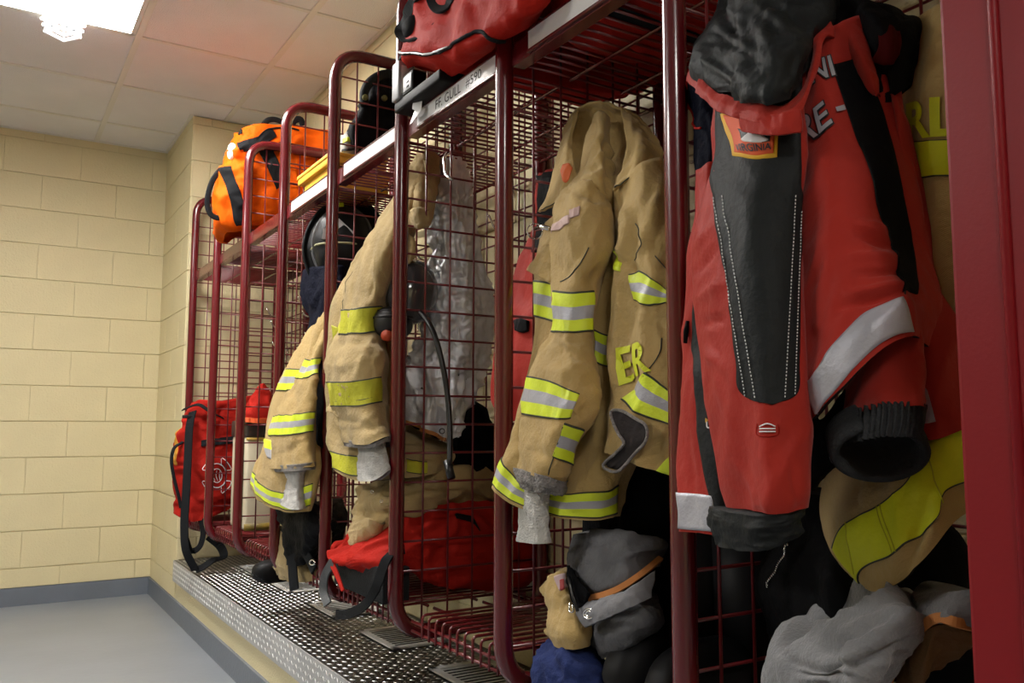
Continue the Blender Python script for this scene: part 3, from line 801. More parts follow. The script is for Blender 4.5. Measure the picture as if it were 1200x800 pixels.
# mouth of the bent sleeve: dark sheet laid on for its shaded, lined hollow
mo = Shell([[(717, 482, 0.932), (722, 479, 0.934), (728, 482, 0.936)], [(718, 492, 0.93), (732, 488, 0.934), (745, 491, 0.936)], [(723, 506, 0.928), (740, 502, 0.932), (758, 499, 0.936)],
    [(730, 518, 0.928), (744, 516, 0.93), (757, 515, 0.934)], [(722, 530, 0.926), (734, 530, 0.93), (746, 529, 0.934)], [(708, 545, 0.926), (716, 548, 0.928), (726, 551, 0.932)]], wr=0.002, wsc=0.05, seed=3)
mo.mesh('mouth_shade_sheet', M_LINING, nu=24, nv=20, th=0.002)
rim = [at(*p) for p in [(716, 482, 0.93), (719, 496, 0.926), (725, 509, 0.924), (731, 519, 0.924), (722, 530, 0.922), (707, 544, 0.922), (714, 551, 0.922), (726, 551, 0.926), (744, 531, 0.928), (757, 516, 0.93), (757, 499, 0.932), (744, 490, 0.932), (728, 481, 0.932)]]
V, F = tube(_cr(np.arange(52) / 4.0, 13, True) @ np.array(rim), 0.0028, 8, closed=True); obj('sleeve_rim', V, F, M_CUFF)
# collar: upright rim, left and right wings, gathered cloth in the middle
col = Shell([
    [(660, 150, 1.09), (676, 127, 1.10), (703, 119, 1.11), (730, 127, 1.13), (756, 147, 1.14), (775, 172, 1.14)],
    [(664, 165, 1.10), (681, 140, 1.12), (704, 131, 1.13), (728, 139, 1.15), (752, 158, 1.15), (778, 190, 1.14)],
    [(668, 190, 1.10), (684, 175, 1.13), (704, 170, 1.14), (728, 172, 1.15), (752, 182, 1.14), (780, 215, 1.12)],
    [(660, 230, 1.06), (684, 222, 1.09), (706, 215, 1.09), (730, 212, 1.10), (752, 215, 1.10), (780, 240, 1.09)]],
    wr=0.004, wsc=0.08, seed=9)
col.mesh('collar', M_TAN, nu=40, nv=60, th=0.006)
lw = Shell([
    [(659, 150, 1.085), (668, 136, 1.09), (678, 128, 1.10)],
    [(656, 172, 1.06), (664, 165, 1.055), (671, 162, 1.07)],
    [(645, 208, 1.03), (659, 200, 1.015), (673, 195, 1.03)],
    [(638, 232, 1.01), (656, 224, 0.995), (677, 210, 1.01)],
    [(631, 248, 1.0), (646, 240, 0.99), (668, 228, 1.0)]], wr=0.004, wsc=0.08, seed=10)
lw.mesh('collar_wing', M_TAN, nu=40, nv=24, th=0.006)
lw.band('tag', [(659, 196), (666, 192), (671, 197)], [(659, 208), (662, 214), (667, 210)], [M_TAGOR], None, label='orange oval tag')
rw = Shell([
    [(727, 127, 1.12), (748, 142, 1.12), (768, 164, 1.13)],
    [(733, 160, 1.07), (752, 168, 1.06), (779, 186, 1.10)],
    [(728, 195, 1.03), (748, 190, 1.03), (772, 190, 1.07)],
    [(719, 223, 1.0), (740, 206, 1.01), (766, 191, 1.05)]], wr=0.004, wsc=0.08, seed=12, creases=[(745, 150, 735, 205, -0.008, 5)])
rw.mesh('collar_wing', M_TAN, nu=40, nv=28, th=0.006)
rw.line('seam', [(722, 221), (741, 205), (764, 191)], 0.0014, M_STITCH, None)
lw.line('seam', [(635, 246), (650, 238), (672, 222)], 0.0012, M_STITCH, None)
sr.line('seam', [(745, 262), (752, 285), (744, 305)], 0.001, M_STITCH, None)
sr.line('seam', [(768, 300), (782, 316), (792, 326)], 0.001, M_STITCH, None)
pl_ = Shell([
    [(697, 136, 1.10), (704, 131, 1.10), (712, 136, 1.11)],
    [(686, 165, 1.07), (702, 160, 1.05), (716, 165, 1.08)],
    [(680, 200, 1.04), (702, 195, 1.02), (720, 200, 1.05)],
    [(668, 222, 1.01), (696, 216, 1.0), (722, 232, 1.04)],
    [(690, 240, 1.03), (706, 240, 1.03), (718, 262, 1.05)]], back=0.04, bul=0.5, wr=0.005, wsc=0.06, seed=14, creases=[(712, 145, 714, 235, -0.012, 4), (692, 150, 690, 210, 0.006, 5)])
pl_.mesh('gathered_cloth', M_TAN, nu=50, nv=44)
fl = Shell([[(640, 290, 0.99), (650, 286, 0.985), (660, 282, 0.99)], [(622, 308, 0.985), (640, 305, 0.975), (656, 310, 0.98)], [(616, 316, 0.985), (634, 326, 0.97), (652, 336, 0.975)]], wr=0.003, wsc=0.06, seed=15)
fl.mesh('storm_flap', M_TAN, nu=20, nv=20, th=0.005)
slv.band('name_tag', [(650, 262), (660, 256), (668, 252)], [(648, 274), (658, 268), (667, 262)], [M_TAG], None)
slv.band('name_tag', [(668, 246), (674, 244), (680, 242)], [(668, 256), (674, 254), (679, 252)], [M_TAG], None)
# ring and snap clip
rg = [at(627 + 9 * cos(a), 271 + 9 * sin(a), 0.985) for a in np.linspace(0, 2 * pi, 24, endpoint=False)]
V, F = tube(rg, 0.0016, 6, closed=True); obj('snap_ring', V, F, M_CHROME)
V, F = tube([at(628, 268, 0.975), at(636, 266, 0.972), at(644, 268, 0.975)], [0.005, 0.006, 0.005], 8); obj('snap_hook', V, F, M_CHROME)
T.done()
# ------------------------------------------------------------------ tan coat with faded lime bands (fourth locker)
T = Thing('turnout_coat', 'worn tan turnout coat with plain faded lime bands and a pale wristlet', 'coat')
body = Shell([
    [(423, 300, 0.99), (436, 290, 0.98), (450, 280, 0.99), (462, 275, 1.0), (472, 275, 1.04)],
    [(394, 347, 0.95), (412, 345, 0.95), (430, 342, 0.97), (452, 340, 0.99), (468, 340, 1.02)],
    [(388, 390, 0.94), (408, 392, 0.95), (430, 395, 0.97), (455, 395, 0.99), (472, 395, 1.02)],
    [(384, 450, 0.93), (408, 455, 0.95), (430, 455, 0.98), (450, 455, 1.01), (468, 455, 1.06)],
    [(381, 498, 0.92), (410, 502, 0.94), (442, 505, 0.98), (472, 503, 1.06), (500, 500, 1.16)],
    [(385, 528, 0.91), (414, 534, 0.93), (455, 536, 0.97), (496, 536, 1.06), (530, 530, 1.17)],
    [(394, 551, 0.905), (418, 563, 0.925), (455, 561, 0.96), (496, 558, 1.05), (528, 546, 1.16)]],
    back=[0.06, 0.1, 0.1, 0.1, 0.09, 0.09, 0.09], bul=0.12, wr=0.006, wsc=0.10, fine=0.0012, seed=21, creases=[(394, 470, 388, 520, -0.006, 4)], away=(0.5, 0.85, 0))
body.mesh('coat_body', M_TAN2, nu=80, nv=90); body.lining(M_LINING, u0=0.8)
body.band('reflective_trim', [(388, 528), (402, 532), (420, 534)], [(392, 549), (404, 555), (420, 558)], [M_STITCH, M_LIME2, M_STITCH], None, [0.06, 0.88, 0.06], wrap=0.02)
body.band('reflective_trim', [(476, 538), (488, 540), (500, 541)], [(476, 553), (488, 555), (500, 555)], [M_STITCH, M_LIME2, M_STITCH], None, [0.06, 0.88, 0.06])
body.band('reflective_trim', [(389, 381), (394, 383), (400, 385)], [(391, 402), (396, 404), (401, 405)], [M_LIME2], None)
slv = Shell([
    [(478, 206, 1.06), (491, 186, 1.06), (505, 196, 1.07)],
    [(463, 232, 1.02), (476, 235, 1.01), (490, 242, 1.03)],
    [(436, 276, 0.97), (452, 285, 0.955), (468, 300, 0.98)],
    [(412, 317, 0.945), (434, 320, 0.935), (456, 325, 0.955)],
    [(402, 360, 0.93), (425, 360, 0.92), (446, 358, 0.94)],
    [(397, 392, 0.925), (420, 391, 0.915), (441, 389, 0.935)],
    [(383, 420, 0.915), (415, 420, 0.905), (448, 416, 0.925)],
    [(384, 446, 0.91), (415, 446, 0.90), (446, 443, 0.92)],
    [(390, 470, 0.91), (420, 472, 0.90), (446, 470, 0.92)],
    [(397, 492, 0.91), (425, 495, 0.90), (450, 492, 0.92)],
    [(403, 517, 0.91), (430, 521, 0.90), (456, 512, 0.92)]],
    back=0.07, bul=0.5, wr=0.006, wsc=0.085, fine=0.0014, stretch=(1, 1, 0.7), seed=23,
    creases=[(432, 300, 448, 345, 0.004, 4), (410, 340, 445, 352, -0.003, 3), (388, 455, 440, 462, -0.003, 3), (400, 505, 450, 500, -0.005, 4), (425, 300, 412, 355, -0.004, 4), (450, 290, 430, 350, -0.004, 5), (400, 405, 440, 400, -0.006, 4), (395, 490, 440, 500, -0.005, 4), (445, 480, 410, 505, 0.004, 4), (386, 430, 425, 425, 0.004, 4)])
slv.mesh('sleeve', M_TAN2, nu=100, nv=64); slv.lining(M_LINING, u0=0.9)
FS = [M_STITCH, M_LIME2, M_STITCH]; FF = [0.05, 0.9, 0.05]
slv.band('reflective_trim', [(402, 363), (424, 360), (446, 358)], [(397, 392), (418, 391), (440, 389)], FS, None, FF, wrap=0.05)
slv.band('reflective_trim', [(386, 447), (415, 446), (445, 441)], [(392, 476), (418, 476), (446, 471)], FS, None, FF, wrap=0.05)
slv.line('seam', [(392, 470), (418, 469), (445, 464)], 0.001, M_STITCH, None)
slv.line('seam', [(414, 318), (405, 345), (402, 362)], 0.001, M_STITCH, None)
cf = Shell([[(403, 514, 0.91), (430, 518, 0.898), (456, 509, 0.92)], [(405, 522, 0.91), (431, 525, 0.90), (455, 517, 0.92)]], back=0.06, bul=0.5, wr=0.002, wsc=0.02, fine=0.001, seed=24)
cf.mesh('cuff', M_CUFF, nu=10, nv=50)
wl = Shell([[(420, 522, 0.915), (435, 522, 0.90), (450, 516, 0.92)], [(420, 540, 0.915), (436, 540, 0.90), (454, 534, 0.92)], [(420, 563, 0.915), (438, 563, 0.90), (458, 550, 0.92)]], back=0.02, bul=0.25, wr=0.002, wsc=0.04, seed=25)
wl.mesh('wristlet', M_KNIT, nu=30, nv=40); wl.lining(M_CUFF, u0=0.85)
col = Shell([
    [(486, 192, 1.05), (490, 180, 1.06), (498, 174, 1.07), (508, 175, 1.09), (515, 184, 1.10)],
    [(480, 214, 1.04), (489, 205, 1.04), (497, 205, 1.05), (504, 212, 1.07), (511, 214, 1.09)],
    [(476, 240, 1.02), (487, 232, 1.02), (495, 230, 1.03), (501, 236, 1.05), (506, 242, 1.07)],
    [(474, 258, 1.01), (486, 254, 1.01), (494, 256, 1.02), (498, 260, 1.04), (501, 264, 1.06)]],
    back=[0.05, 0.05, 0.05, 0.04], bul=0.4, wr=0.004, wsc=0.05, seed=26, creases=[(498, 180, 500, 250, -0.008, 4), (488, 195, 490, 240, 0.004, 3)])
col.mesh('collar', M_TAN2, nu=40, nv=44)
lp = Shell([[(477, 250, 1.0), (488, 243, 1.0), (503, 246, 1.04)], [(478, 258, 0.99), (490, 262, 0.99), (503, 262, 1.03)], [(479, 266, 0.99), (490, 268, 0.99), (502, 266, 1.03)]], wr=0.002, wsc=0.04, seed=27)
lp.mesh('storm_flap', M_TAN2, nu=16, nv=20, th=0.005)
lp = Shell([[(476, 272, 1.0), (482, 276, 1.0), (487, 282, 1.01)], [(476, 290, 1.0), (482, 292, 0.995), (488, 298, 1.01)], [(476, 310, 1.0), (480, 308, 1.0), (487, 302, 1.01)]], wr=0.002, wsc=0.04, seed=28)
lp.mesh('pocket_flap', M_TAN2, nu=16, nv=16, th=0.005)
fl = Shell([[(389, 471, 0.905), (395, 474, 0.9), (400, 478, 0.905)], [(381, 482, 0.9), (389, 484, 0.895), (398, 490, 0.9)]], wr=0.002, wsc=0.04, seed=29)
fl.mesh('pocket_flap', M_TAN2, nu=12, nv=14, th=0.005)
T.done()

# ------------------------------------------------------------------ tan coat with lime and silver bands, farther (fifth locker)
T = Thing('turnout_coat', 'tan turnout coat with lime and silver bands, farthest of the tan coats', 'coat')
body = Shell([
    [(381, 363, 0.99), (389, 357, 0.98), (400, 360, 1.0)],
    [(357, 396, 0.95), (368, 394, 0.945), (382, 392, 0.97)],
    [(338, 427, 0.925), (355, 428, 0.92), (374, 428, 0.95)],
    [(323, 459, 0.905), (347, 460, 0.91), (374, 462, 0.94)],
    [(315, 489, 0.89), (346, 490, 0.90), (374, 494, 0.93)],
    [(310, 518, 0.875), (342, 521, 0.89), (375, 526, 0.92)],
    [(300, 545, 0.865), (335, 553, 0.88), (374, 550, 0.915)],
    [(295, 565, 0.86), (328, 580, 0.875), (370, 574, 0.91)],
    [(300, 581, 0.86), (330, 599, 0.875), (363, 598, 0.905)]],
    back=[0.05, 0.08, 0.10, 0.10, 0.11, 0.12, 0.12, 0.12, 0.12], bul=0.2, wr=0.005, wsc=0.09, fine=0.0012, seed=31, away=(0.6, 0.8, 0))
body.mesh('coat_body', M_TAN, nu=80, nv=80); body.lining(M_LINING, u0=0.8)
body.band('reflective_trim', [(337, 432), (345, 432), (353, 432)], [(324, 458), (333, 458), (342, 457)], STRIPE, None, SFR, wrap=0.03)
body.band('reflective_trim', [(298, 553), (306, 567), (331, 577), (352, 571), (365, 566)], [(296, 568), (304, 582), (326, 594), (345, 598), (362, 592)], STRIPE, None, SFR, wrap=0.02)
body.band('reflective_trim', [(311, 514), (314, 515), (318, 516)], [(314, 536), (316, 537), (318, 538)], [M_LIME, M_SILV], None)
slv = Shell([
    [(378, 388, 0.955), (384, 382, 0.95), (393, 384, 0.96)],
    [(362, 419, 0.93), (369, 420, 0.925), (376, 420, 0.935)],
    [(347, 445, 0.91), (359, 446, 0.905), (372, 440, 0.92)],
    [(338, 462, 0.90), (354, 464, 0.893), (371, 460, 0.91)],
    [(325, 484, 0.89), (347, 485, 0.88), (369, 482, 0.90)],
    [(316, 506, 0.88), (341, 507, 0.872), (366, 503, 0.89)],
    [(317, 530, 0.875), (341, 531, 0.868), (366, 528, 0.885)],
    [(317, 549, 0.872), (342, 549, 0.865), (368, 547, 0.882)]],
    back=0.07, bul=0.45, wr=0.005, wsc=0.08, fine=0.0012, seed=33, creases=[(350, 440, 335, 480, -0.004, 3), (362, 515, 325, 535, -0.004, 4), (340, 470, 330, 490, 0.004, 3)], away=(0.6, 0.8, 0))
slv.mesh('sleeve', M_TAN, nu=80, nv=60); slv.lining(M_LINING, u0=0.9)
slv.band('reflective_trim', [(360, 421), (367, 420), (375, 418)], [(347, 444), (358, 443), (371, 438)], STRIPE, None, SFR, wrap=0.05)
slv.band('reflective_trim', [(320, 488), (343, 486), (367, 482)], [(316, 511), (340, 510), (366, 506)], STRIPE, None, SFR, wrap=0.05)
cf = Shell([[(317, 545, 0.872), (342, 544, 0.863), (368, 541, 0.882)], [(318, 553, 0.872), (342, 552, 0.863), (367, 550, 0.882)]], back=0.06, bul=0.45, wr=0.002, wsc=0.02, fine=0.001, seed=34, away=(0.6, 0.8, 0))
cf.mesh('cuff', M_CUFF, nu=8, nv=46)
wl = Shell([[(330, 552, 0.875), (343, 552, 0.865), (357, 551, 0.88)], [(336, 563, 0.875), (345, 564, 0.866), (355, 563, 0.88)], [(331, 580, 0.873), (343, 582, 0.863), (355, 582, 0.878)], [(328, 590, 0.87), (342, 597, 0.86), (356, 596, 0.875)]], back=0.03, bul=0.4, wr=0.002, wsc=0.02, fine=0.001, seed=35)
wl.mesh('wristlet', M_KNIT, nu=36, nv=40); wl.lining(M_CUFF, u0=0.85)
ln = Shell([[(376, 400, 0.94), (378, 398, 0.945), (381, 400, 0.95)], [(373, 430, 0.925), (376, 430, 0.93), (380, 430, 0.94)], [(371, 480, 0.90), (375, 480, 0.91), (379, 480, 0.92)], [(371, 520, 0.89), (374, 522, 0.90), (377, 525, 0.915)]], wr=0.002, wsc=0.04, seed=36)
ln.mesh('front_opening', M_BLACKW, nu=24, nv=10)
T.done()

# ------------------------------------------------------------------ aluminised coat
T = Thing('proximity_coat', 'crinkled silver aluminised coat hanging behind the wire panel', 'coat')
b = Shell([
    [(513, 196, 1.09), (522, 188, 1.09), (530, 186, 1.11), (540, 192, 1.14)],
    [(511, 214, 1.08), (523, 214, 1.09), (534, 214, 1.11), (546, 214, 1.14)],
    [(509, 236, 1.08), (523, 236, 1.09), (536, 236, 1.12), (549, 236, 1.16)],
    [(507, 280, 1.07), (524, 280, 1.09), (542, 280, 1.13), (560, 282, 1.19)],
    [(504, 330, 1.06), (525, 332, 1.09), (548, 332, 1.14), (572, 332, 1.23)],
    [(500, 375, 1.05), (524, 375, 1.08), (550, 375, 1.14), (578, 372, 1.25)],
    [(486, 408, 1.02), (516, 408, 1.07), (545, 408, 1.13), (576, 404, 1.24)],
    [(477, 445, 1.0), (508, 448, 1.05), (536, 448, 1.11), (562, 440, 1.20)],
    [(475, 494, 1.0), (502, 507, 1.04), (522, 516, 1.08), (536, 505, 1.12)]],
    back=[0.05, 0.06, 0.07, 0.09, 0.10, 0.10, 0.10, 0.10, 0.10], bul=0.2, wr=0.010, wsc=0.05, fine=0.0045, stretch=(1, 1, 0.55), fold=(0.006, 3.5, 0.2), seed=41, away=(0.35, 0.93, 0), dX=0.05)
b.mesh('coat_body', M_FOIL, nu=130, nv=120); b.lining(M_LINING, u0=0.85)
b.band('hem_binding', [(476, 492), (500, 503), (523, 513)], [(475, 496), (501, 508), (522, 518)], [M_OTRIM], None)
V, F = tube([at(518 + 3 * cos(a), 505 + 3 * sin(a), 1.05) for a in np.linspace(0, 2 * pi, 12, endpoint=False)], 0.0015, 5, closed=True); obj('grommet', V, F, M_INK)
V, F = tube(rounded([at(528, 176, 1.12), at(520, 183, 1.09), at(522, 206, 1.08), at(530, 210, 1.08)], 0.02, 4), 0.005, 6); obj('hanger_hook', V, F, M_CHROME)
T.done()

# ------------------------------------------------------------------ breathing mask with hose
T = Thing('breathing_mask', 'glossy grey breathing mask with black hose and orange knob, beside the silver coat', 'mask')
c = at(482, 342, 1.03)
P, F = blob(c, (0.075, 0.07, 0.095), 2.2, 20, 32, rot=0.3, tilt=0.2); obj('visor', P, F, mat('smoked visor', (0.05, 0.052, 0.058), 0.10, coat=0.8))
c2 = at(461, 378, 0.975)
P, F = blob(c2, (0.055, 0.05, 0.045), 2.6, 16, 28, rot=0.6); obj('regulator', P, F, M_PLASTIC)
for dz, rr in ((0.03, 0.046), (0.012, 0.056)):
    V, F = tube([c2 + np.array([rr * cos(a), rr * sin(a), dz]) for a in np.linspace(0, 2 * pi, 28, endpoint=False)], 0.004, 6, closed=True); obj('regulator_ring', V, F, M_PLASTIC)
c3 = at(453, 393, 0.937)
V, F = tube([c3 + np.array([0.012, 0.010, 0]), c3 - np.array([0.004, 0.003, 0])], 0.015, 20); obj('knob', V, F, mat('orange knob', (0.45, 0.05, 0.01), 0.6))
hp = [at(492, 366, 0.985), at(501, 376, 0.99), at(510, 395, 1.0), at(518, 425, 1.01), at(524, 460, 1.02), at(527, 500, 1.02), at(527, 545, 1.01)]
V, F = tube(_cr(np.linspace(0, 6, 40), 7, False) @ np.array(hp), 0.0075, 10); obj('hose', V, F, M_PLASTIC)
P, F = blob(at(468, 350, 1.0), (0.035, 0.035, 0.10), 3, 14, 24); obj('mask_skirt', P, F, mat('black rubber', (0.02, 0.02, 0.02), 0.45))
for a_ in (0, 1):
    V, F = tube([at(441 + a_ * 4, 372 + a_ * 6, 0.955), at(443 + a_ * 4, 378 + a_ * 6, 0.952)], 0.004, 8); obj('buckle', V, F, M_CHROME)
V, F = tube([at(524, 540, 1.01), at(529, 560, 1.01)], 0.011, 10); obj('hose_coupling', V, F, M_PLASTIC)
T.done()
# ------------------------------------------------------------------ red and black jacket (nearest locker)
T = Thing('fire_jacket', 'red and black fire jacket with charcoal hood and silver bands, hanging nearest', 'jacket')
# main back panel
bd = Shell([
    [(944, 60, 0.98), (958, 40, 0.97), (975, 32, 0.97), (1000, 22, 0.99), (1030, 20, 1.02)],
    [(938, 125, 0.95), (955, 115, 0.94), (975, 105, 0.95), (1005, 95, 0.98), (1052, 105, 1.02)],
    [(936, 190, 0.93), (960, 188, 0.915), (990, 182, 0.93), (1025, 178, 0.96), (1068, 190, 1.01)],
    [(936, 270, 0.91), (965, 268, 0.895), (1000, 262, 0.91), (1036, 258, 0.945), (1085, 290, 1.01)],
    [(938, 345, 0.895), (968, 340, 0.88), (1010, 328, 0.895), (1052, 315, 0.93), (1100, 350, 1.01)],
    [(941, 410, 0.885), (972, 395, 0.87), (1018, 365, 0.885), (1062, 345, 0.925), (1100, 385, 1.01)],
    [(946, 452, 0.875), (975, 425, 0.86), (1025, 380, 0.88), (1067, 360, 0.925), (1096, 400, 1.01)],
    [(958, 490, 0.87), (990, 452, 0.86), (1035, 408, 0.885), (1072, 394, 0.935), (1092, 415, 1.01)]],
    back=[0.04, 0.06, 0.07, 0.08, 0.08, 0.09, 0.09, 0.09], bul=0.15, wr=0.004, wsc=0.11, fine=0.0008, stretch=(1, 1, 0.5), seed=51,
    creases=[(1000, 262, 1042, 268, 0.008, 5), (1005, 275, 1048, 288, -0.008, 4), (1000, 300, 1050, 300, 0.008, 5), (1005, 322, 1055, 318, -0.009, 4), (995, 345, 1056, 334, 0.008, 5), (985, 360, 1050, 345, -0.007, 4), (975, 250, 958, 380, 0.006, 7), (985, 200, 960, 330, -0.004, 8), (1010, 330, 960, 440, 0.003, 6)], away=(0.75, 0.66, 0))
bd.mesh('jacket_body', M_JRED, nu=100, nv=100); bd.lining(M_LINING, u0=0.8)
bd.band('side_panel', [(977, 76), (991, 123), (1007, 169), (1024, 214), (1034, 260), (1045, 292), (1058, 342)],
        [(1000, 70), (1027, 112), (1042, 158), (1054, 208), (1063, 255), (1069, 290), (1074, 345)], [M_BLACK], None, off=0.002)
bd.line('piping', [(977, 76), (991, 123), (1007, 169), (1024, 214), (1034, 260), (1045, 292), (1060, 345)], 0.0011, M_DKGREY, None)
bd.band('reflective_band', [(945, 448), (958, 434), (990, 391), (1020, 364), (1057, 349)], [(958, 486), (972, 465), (1000, 432), (1035, 400), (1069, 389)], [M_SILV], None, off=0.003)
bd.text('NI', [(951, 73), (974, 64), (981, 90), (953, 101)], M_INK, None, name='letter_outline', off=0.0022, bold=0.05)  # dark printed outline around the silver letters
bd.text('NI', [(952, 74), (973, 66), (979, 89), (954, 99)], M_SILV, None, bold=0.015, off=0.003)
bd.text('RE', [(936, 138), (966, 117), (978, 146), (938, 172)], M_INK, None, name='letter_outline', off=0.0022, bold=0.05)
bd.text('RE', [(937, 139), (965, 119), (976, 145), (939, 169)], M_SILV, None, bold=0.015, off=0.003)
bd.text('-', [(979, 127), (989, 124), (991, 130), (981, 132)], M_SILV, None, bold=0.01, off=0.003)
# dark far side of the jacket with a reflective corner
rs = Shell([
    [(1046, 110, 1.0), (1056, 130, 1.01), (1066, 160, 1.03)],
    [(1058, 250, 0.99), (1074, 250, 1.0), (1090, 270, 1.03)],
    [(1072, 370, 0.98), (1092, 370, 0.99), (1116, 360, 1.03)],
    [(1076, 450, 0.97), (1100, 450, 0.985), (1134, 440, 1.02)],
    [(1074, 516, 0.965), (1100, 514, 0.98), (1138, 498, 1.01)]], back=0.05, bul=0.25, wr=0.005, wsc=0.10, fine=0.001, stretch=(1, 1, 0.5), seed=53)
rs.mesh('front_panel', M_JRED, nu=60, nv=50); rs.lining(M_LINING, u0=0.85)
rs.band('reflective_band', [(1083, 454), (1085, 455), (1087, 458)], [(1077, 497), (1086, 496), (1096, 494)], [M_SILV], None)
# bent second sleeve and its knit cuff
s2_ = Shell([
    [(992, 415, 0.955), (1032, 395, 0.94), (1078, 385, 0.955)],
    [(990, 466, 0.935), (1034, 455, 0.915), (1080, 450, 0.935)],
    [(984, 490, 0.925), (1034, 478, 0.905), (1082, 478, 0.925)]], back=0.09, bul=0.4, wr=0.003, wsc=0.08, fine=0.001, seed=55)
s2_.mesh('second_sleeve', M_JRED, nu=36, nv=56)
M_RIB = mat('black rib knit', (0.022, 0.023, 0.025), 0.8, bump=0.4, bscale=200)
kc = Shell([
    [(984, 486, 0.925), (1034, 472, 0.903), (1082, 474, 0.925)],
    [(981, 500, 0.915), (1034, 487, 0.89), (1081, 492, 0.915)],
    [(982, 522, 0.905), (1032, 512, 0.88), (1077, 512, 0.905)]], back=0.085, bul=0.35, wr=0.001, wsc=0.03, fine=0.0006, fold=(0.0024, 18, 0, 1.0), seed=56)
kc.mesh('knit_cuff', M_RIB, nu=26, nv=200)
cc = at(1031, 531, 0.905); axn = np.array([-0.62, -0.62, -0.47]); axn /= np.linalg.norm(axn)
sd = np.cross(axn, [0, 0, 1]); sd /= np.linalg.norm(sd); up_ = np.cross(sd, axn)
def ringp(c, rx, ry, o, n=48): return [c + sd * rx * cos(a) + up_ * ry * sin(a) + axn * o for a in np.linspace(0, 2 * pi, n, endpoint=False)]
Vr = []; Fr = []; NN = 48
for rx, ry, o_ in ((0.056, 0.046, -0.045), (0.057, 0.045, -0.02), (0.056, 0.040, 0.0), (0.051, 0.035, 0.006), (0.045, 0.029, 0.0), (0.043, 0.027, -0.05), (0.001, 0.001, -0.055)): Vr += ringp(cc, rx, ry, o_)
for i in range(6):
    for j in range(NN): Fr.append((i * NN + j, i * NN + (j + 1) % NN, (i + 1) * NN + (j + 1) % NN, (i + 1) * NN + j))
obj('cuff_mouth', Vr, Fr, M_RIB)
gl = Shell([[(963, 512, 0.93), (972, 508, 0.93), (982, 506, 0.935)], [(972, 535, 0.92), (982, 534, 0.915), (992, 530, 0.92)], [(986, 552, 0.915), (994, 554, 0.91), (1004, 552, 0.915)]], wr=0.002, wsc=0.05, seed=57)
gl.mesh('cuff_tab', M_SILV, nu=16, nv=14)
# black side under the silver band
bs = Shell([[(944, 470, 0.895), (962, 492, 0.90), (990, 455, 0.93)], [(944, 520, 0.90), (966, 520, 0.91), (992, 500, 0.94)], [(946, 575, 0.91), (958, 570, 0.93), (975, 545, 0.95)]], wr=0.003, wsc=0.07, seed=58)
bs.mesh('inner_panel', M_BLACK, nu=24, nv=20, th=0.005)
# front edge of the jacket left of the sleeve: red strip, dark strip, silver band
fs = Shell([
    [(817, 200, 0.93), (824, 195, 0.92), (834, 190, 0.92)],
    [(806, 310, 0.92), (815, 312, 0.91), (828, 315, 0.91)],
    [(800, 400, 0.91), (815, 402, 0.90), (836, 405, 0.90)],
    [(796, 480, 0.90), (816, 484, 0.89), (846, 490, 0.89)],
    [(795, 560, 0.895), (818, 562, 0.885), (852, 565, 0.885)],
    [(795, 622, 0.89), (818, 624, 0.88), (850, 628, 0.88)]], back=0.05, bul=0.25, wr=0.004, wsc=0.09, fine=0.001, stretch=(1, 1, 0.5), seed=59)
fs.mesh('front_edge', M_JRED, nu=80, nv=44); fs.lining(M_LINING, u0=0.85)
fs.band('side_panel', [(814, 345), (812, 400), (814, 440), (820, 520), (833, 585), (838, 620)], [(826, 345), (834, 400), (840, 440), (848, 520), (852, 585), (850, 622)], [M_DKGREY], None)
fs.band('reflective_band', [(795, 577), (812, 578), (829, 580)], [(795, 618), (814, 621), (834, 622)], [M_SILV], None, wrap=0.1)
fs.text('U', [(829, 494), (835, 494), (835, 502), (829, 502)], M_WHITE, None, name='logo', bold=0.03)
fs.text('M', [(828, 490), (834, 490), (834, 495), (828, 495)], mat('gold thread', (0.7, 0.42, 0.05), 0.6), None, name='logo', bold=0.02)
V, F = tube([at(806, 376, 0.90), at(804, 388, 0.898), at(803, 402, 0.897)], [0.003, 0.004, 0.003], 8); obj('zip_pull', V, F, M_BLACK)
# the hanging sleeve
sv = Shell([
    [(836, 108, 0.965), (885, 100, 0.94), (944, 80, 0.95)],
    [(838, 150, 0.945), (886, 140, 0.915), (941, 140, 0.925)],
    [(829, 208, 0.92), (884, 205, 0.885), (940, 195, 0.90)],
    [(817, 260, 0.90), (878, 262, 0.865), (940, 262, 0.885)],
    [(812, 320, 0.885), (876, 322, 0.85), (940, 320, 0.875)],
    [(816, 390, 0.875), (878, 392, 0.84), (938, 390, 0.865)],
    [(828, 460, 0.865), (884, 462, 0.83), (940, 460, 0.855)],
    [(838, 520, 0.86), (892, 524, 0.825), (946, 518, 0.85)],
    [(850, 575, 0.857), (900, 580, 0.822), (949, 570, 0.847)],
    [(855, 594, 0.857), (900, 600, 0.825), (945, 594, 0.848)]],
    back=0.085, bul=0.42, wr=0.0045, wsc=0.10, fine=0.0008, stretch=(1, 1, 0.5), seed=61,
    creases=[(818, 290, 838, 262, 0.006, 4), (816, 320, 842, 290, -0.006, 4), (818, 350, 848, 330, 0.006, 5), (824, 380, 852, 372, -0.007, 4), (830, 410, 850, 430, 0.006, 5), (838, 420, 858, 500, 0.004, 6), (940, 500, 900, 590, 0.004, 8), (870, 500, 868, 585, -0.004, 8), (862, 545, 885, 590, 0.004, 5), (925, 540, 935, 592, -0.004, 5)])
sv.mesh('sleeve', M_JRED, nu=120, nv=84)
sv.band('elbow_panel', [(840, 106), (839, 160), (833, 215), (837, 240), (846, 300), (855, 360), (863, 420), (870, 461), (904, 474)], [(940, 96), (938, 160), (938, 215), (938, 240), (938, 300), (937, 360), (936, 420), (934, 460), (906, 474)], [M_DKGREY], None, off=0.0018, ns=70, nt=24)
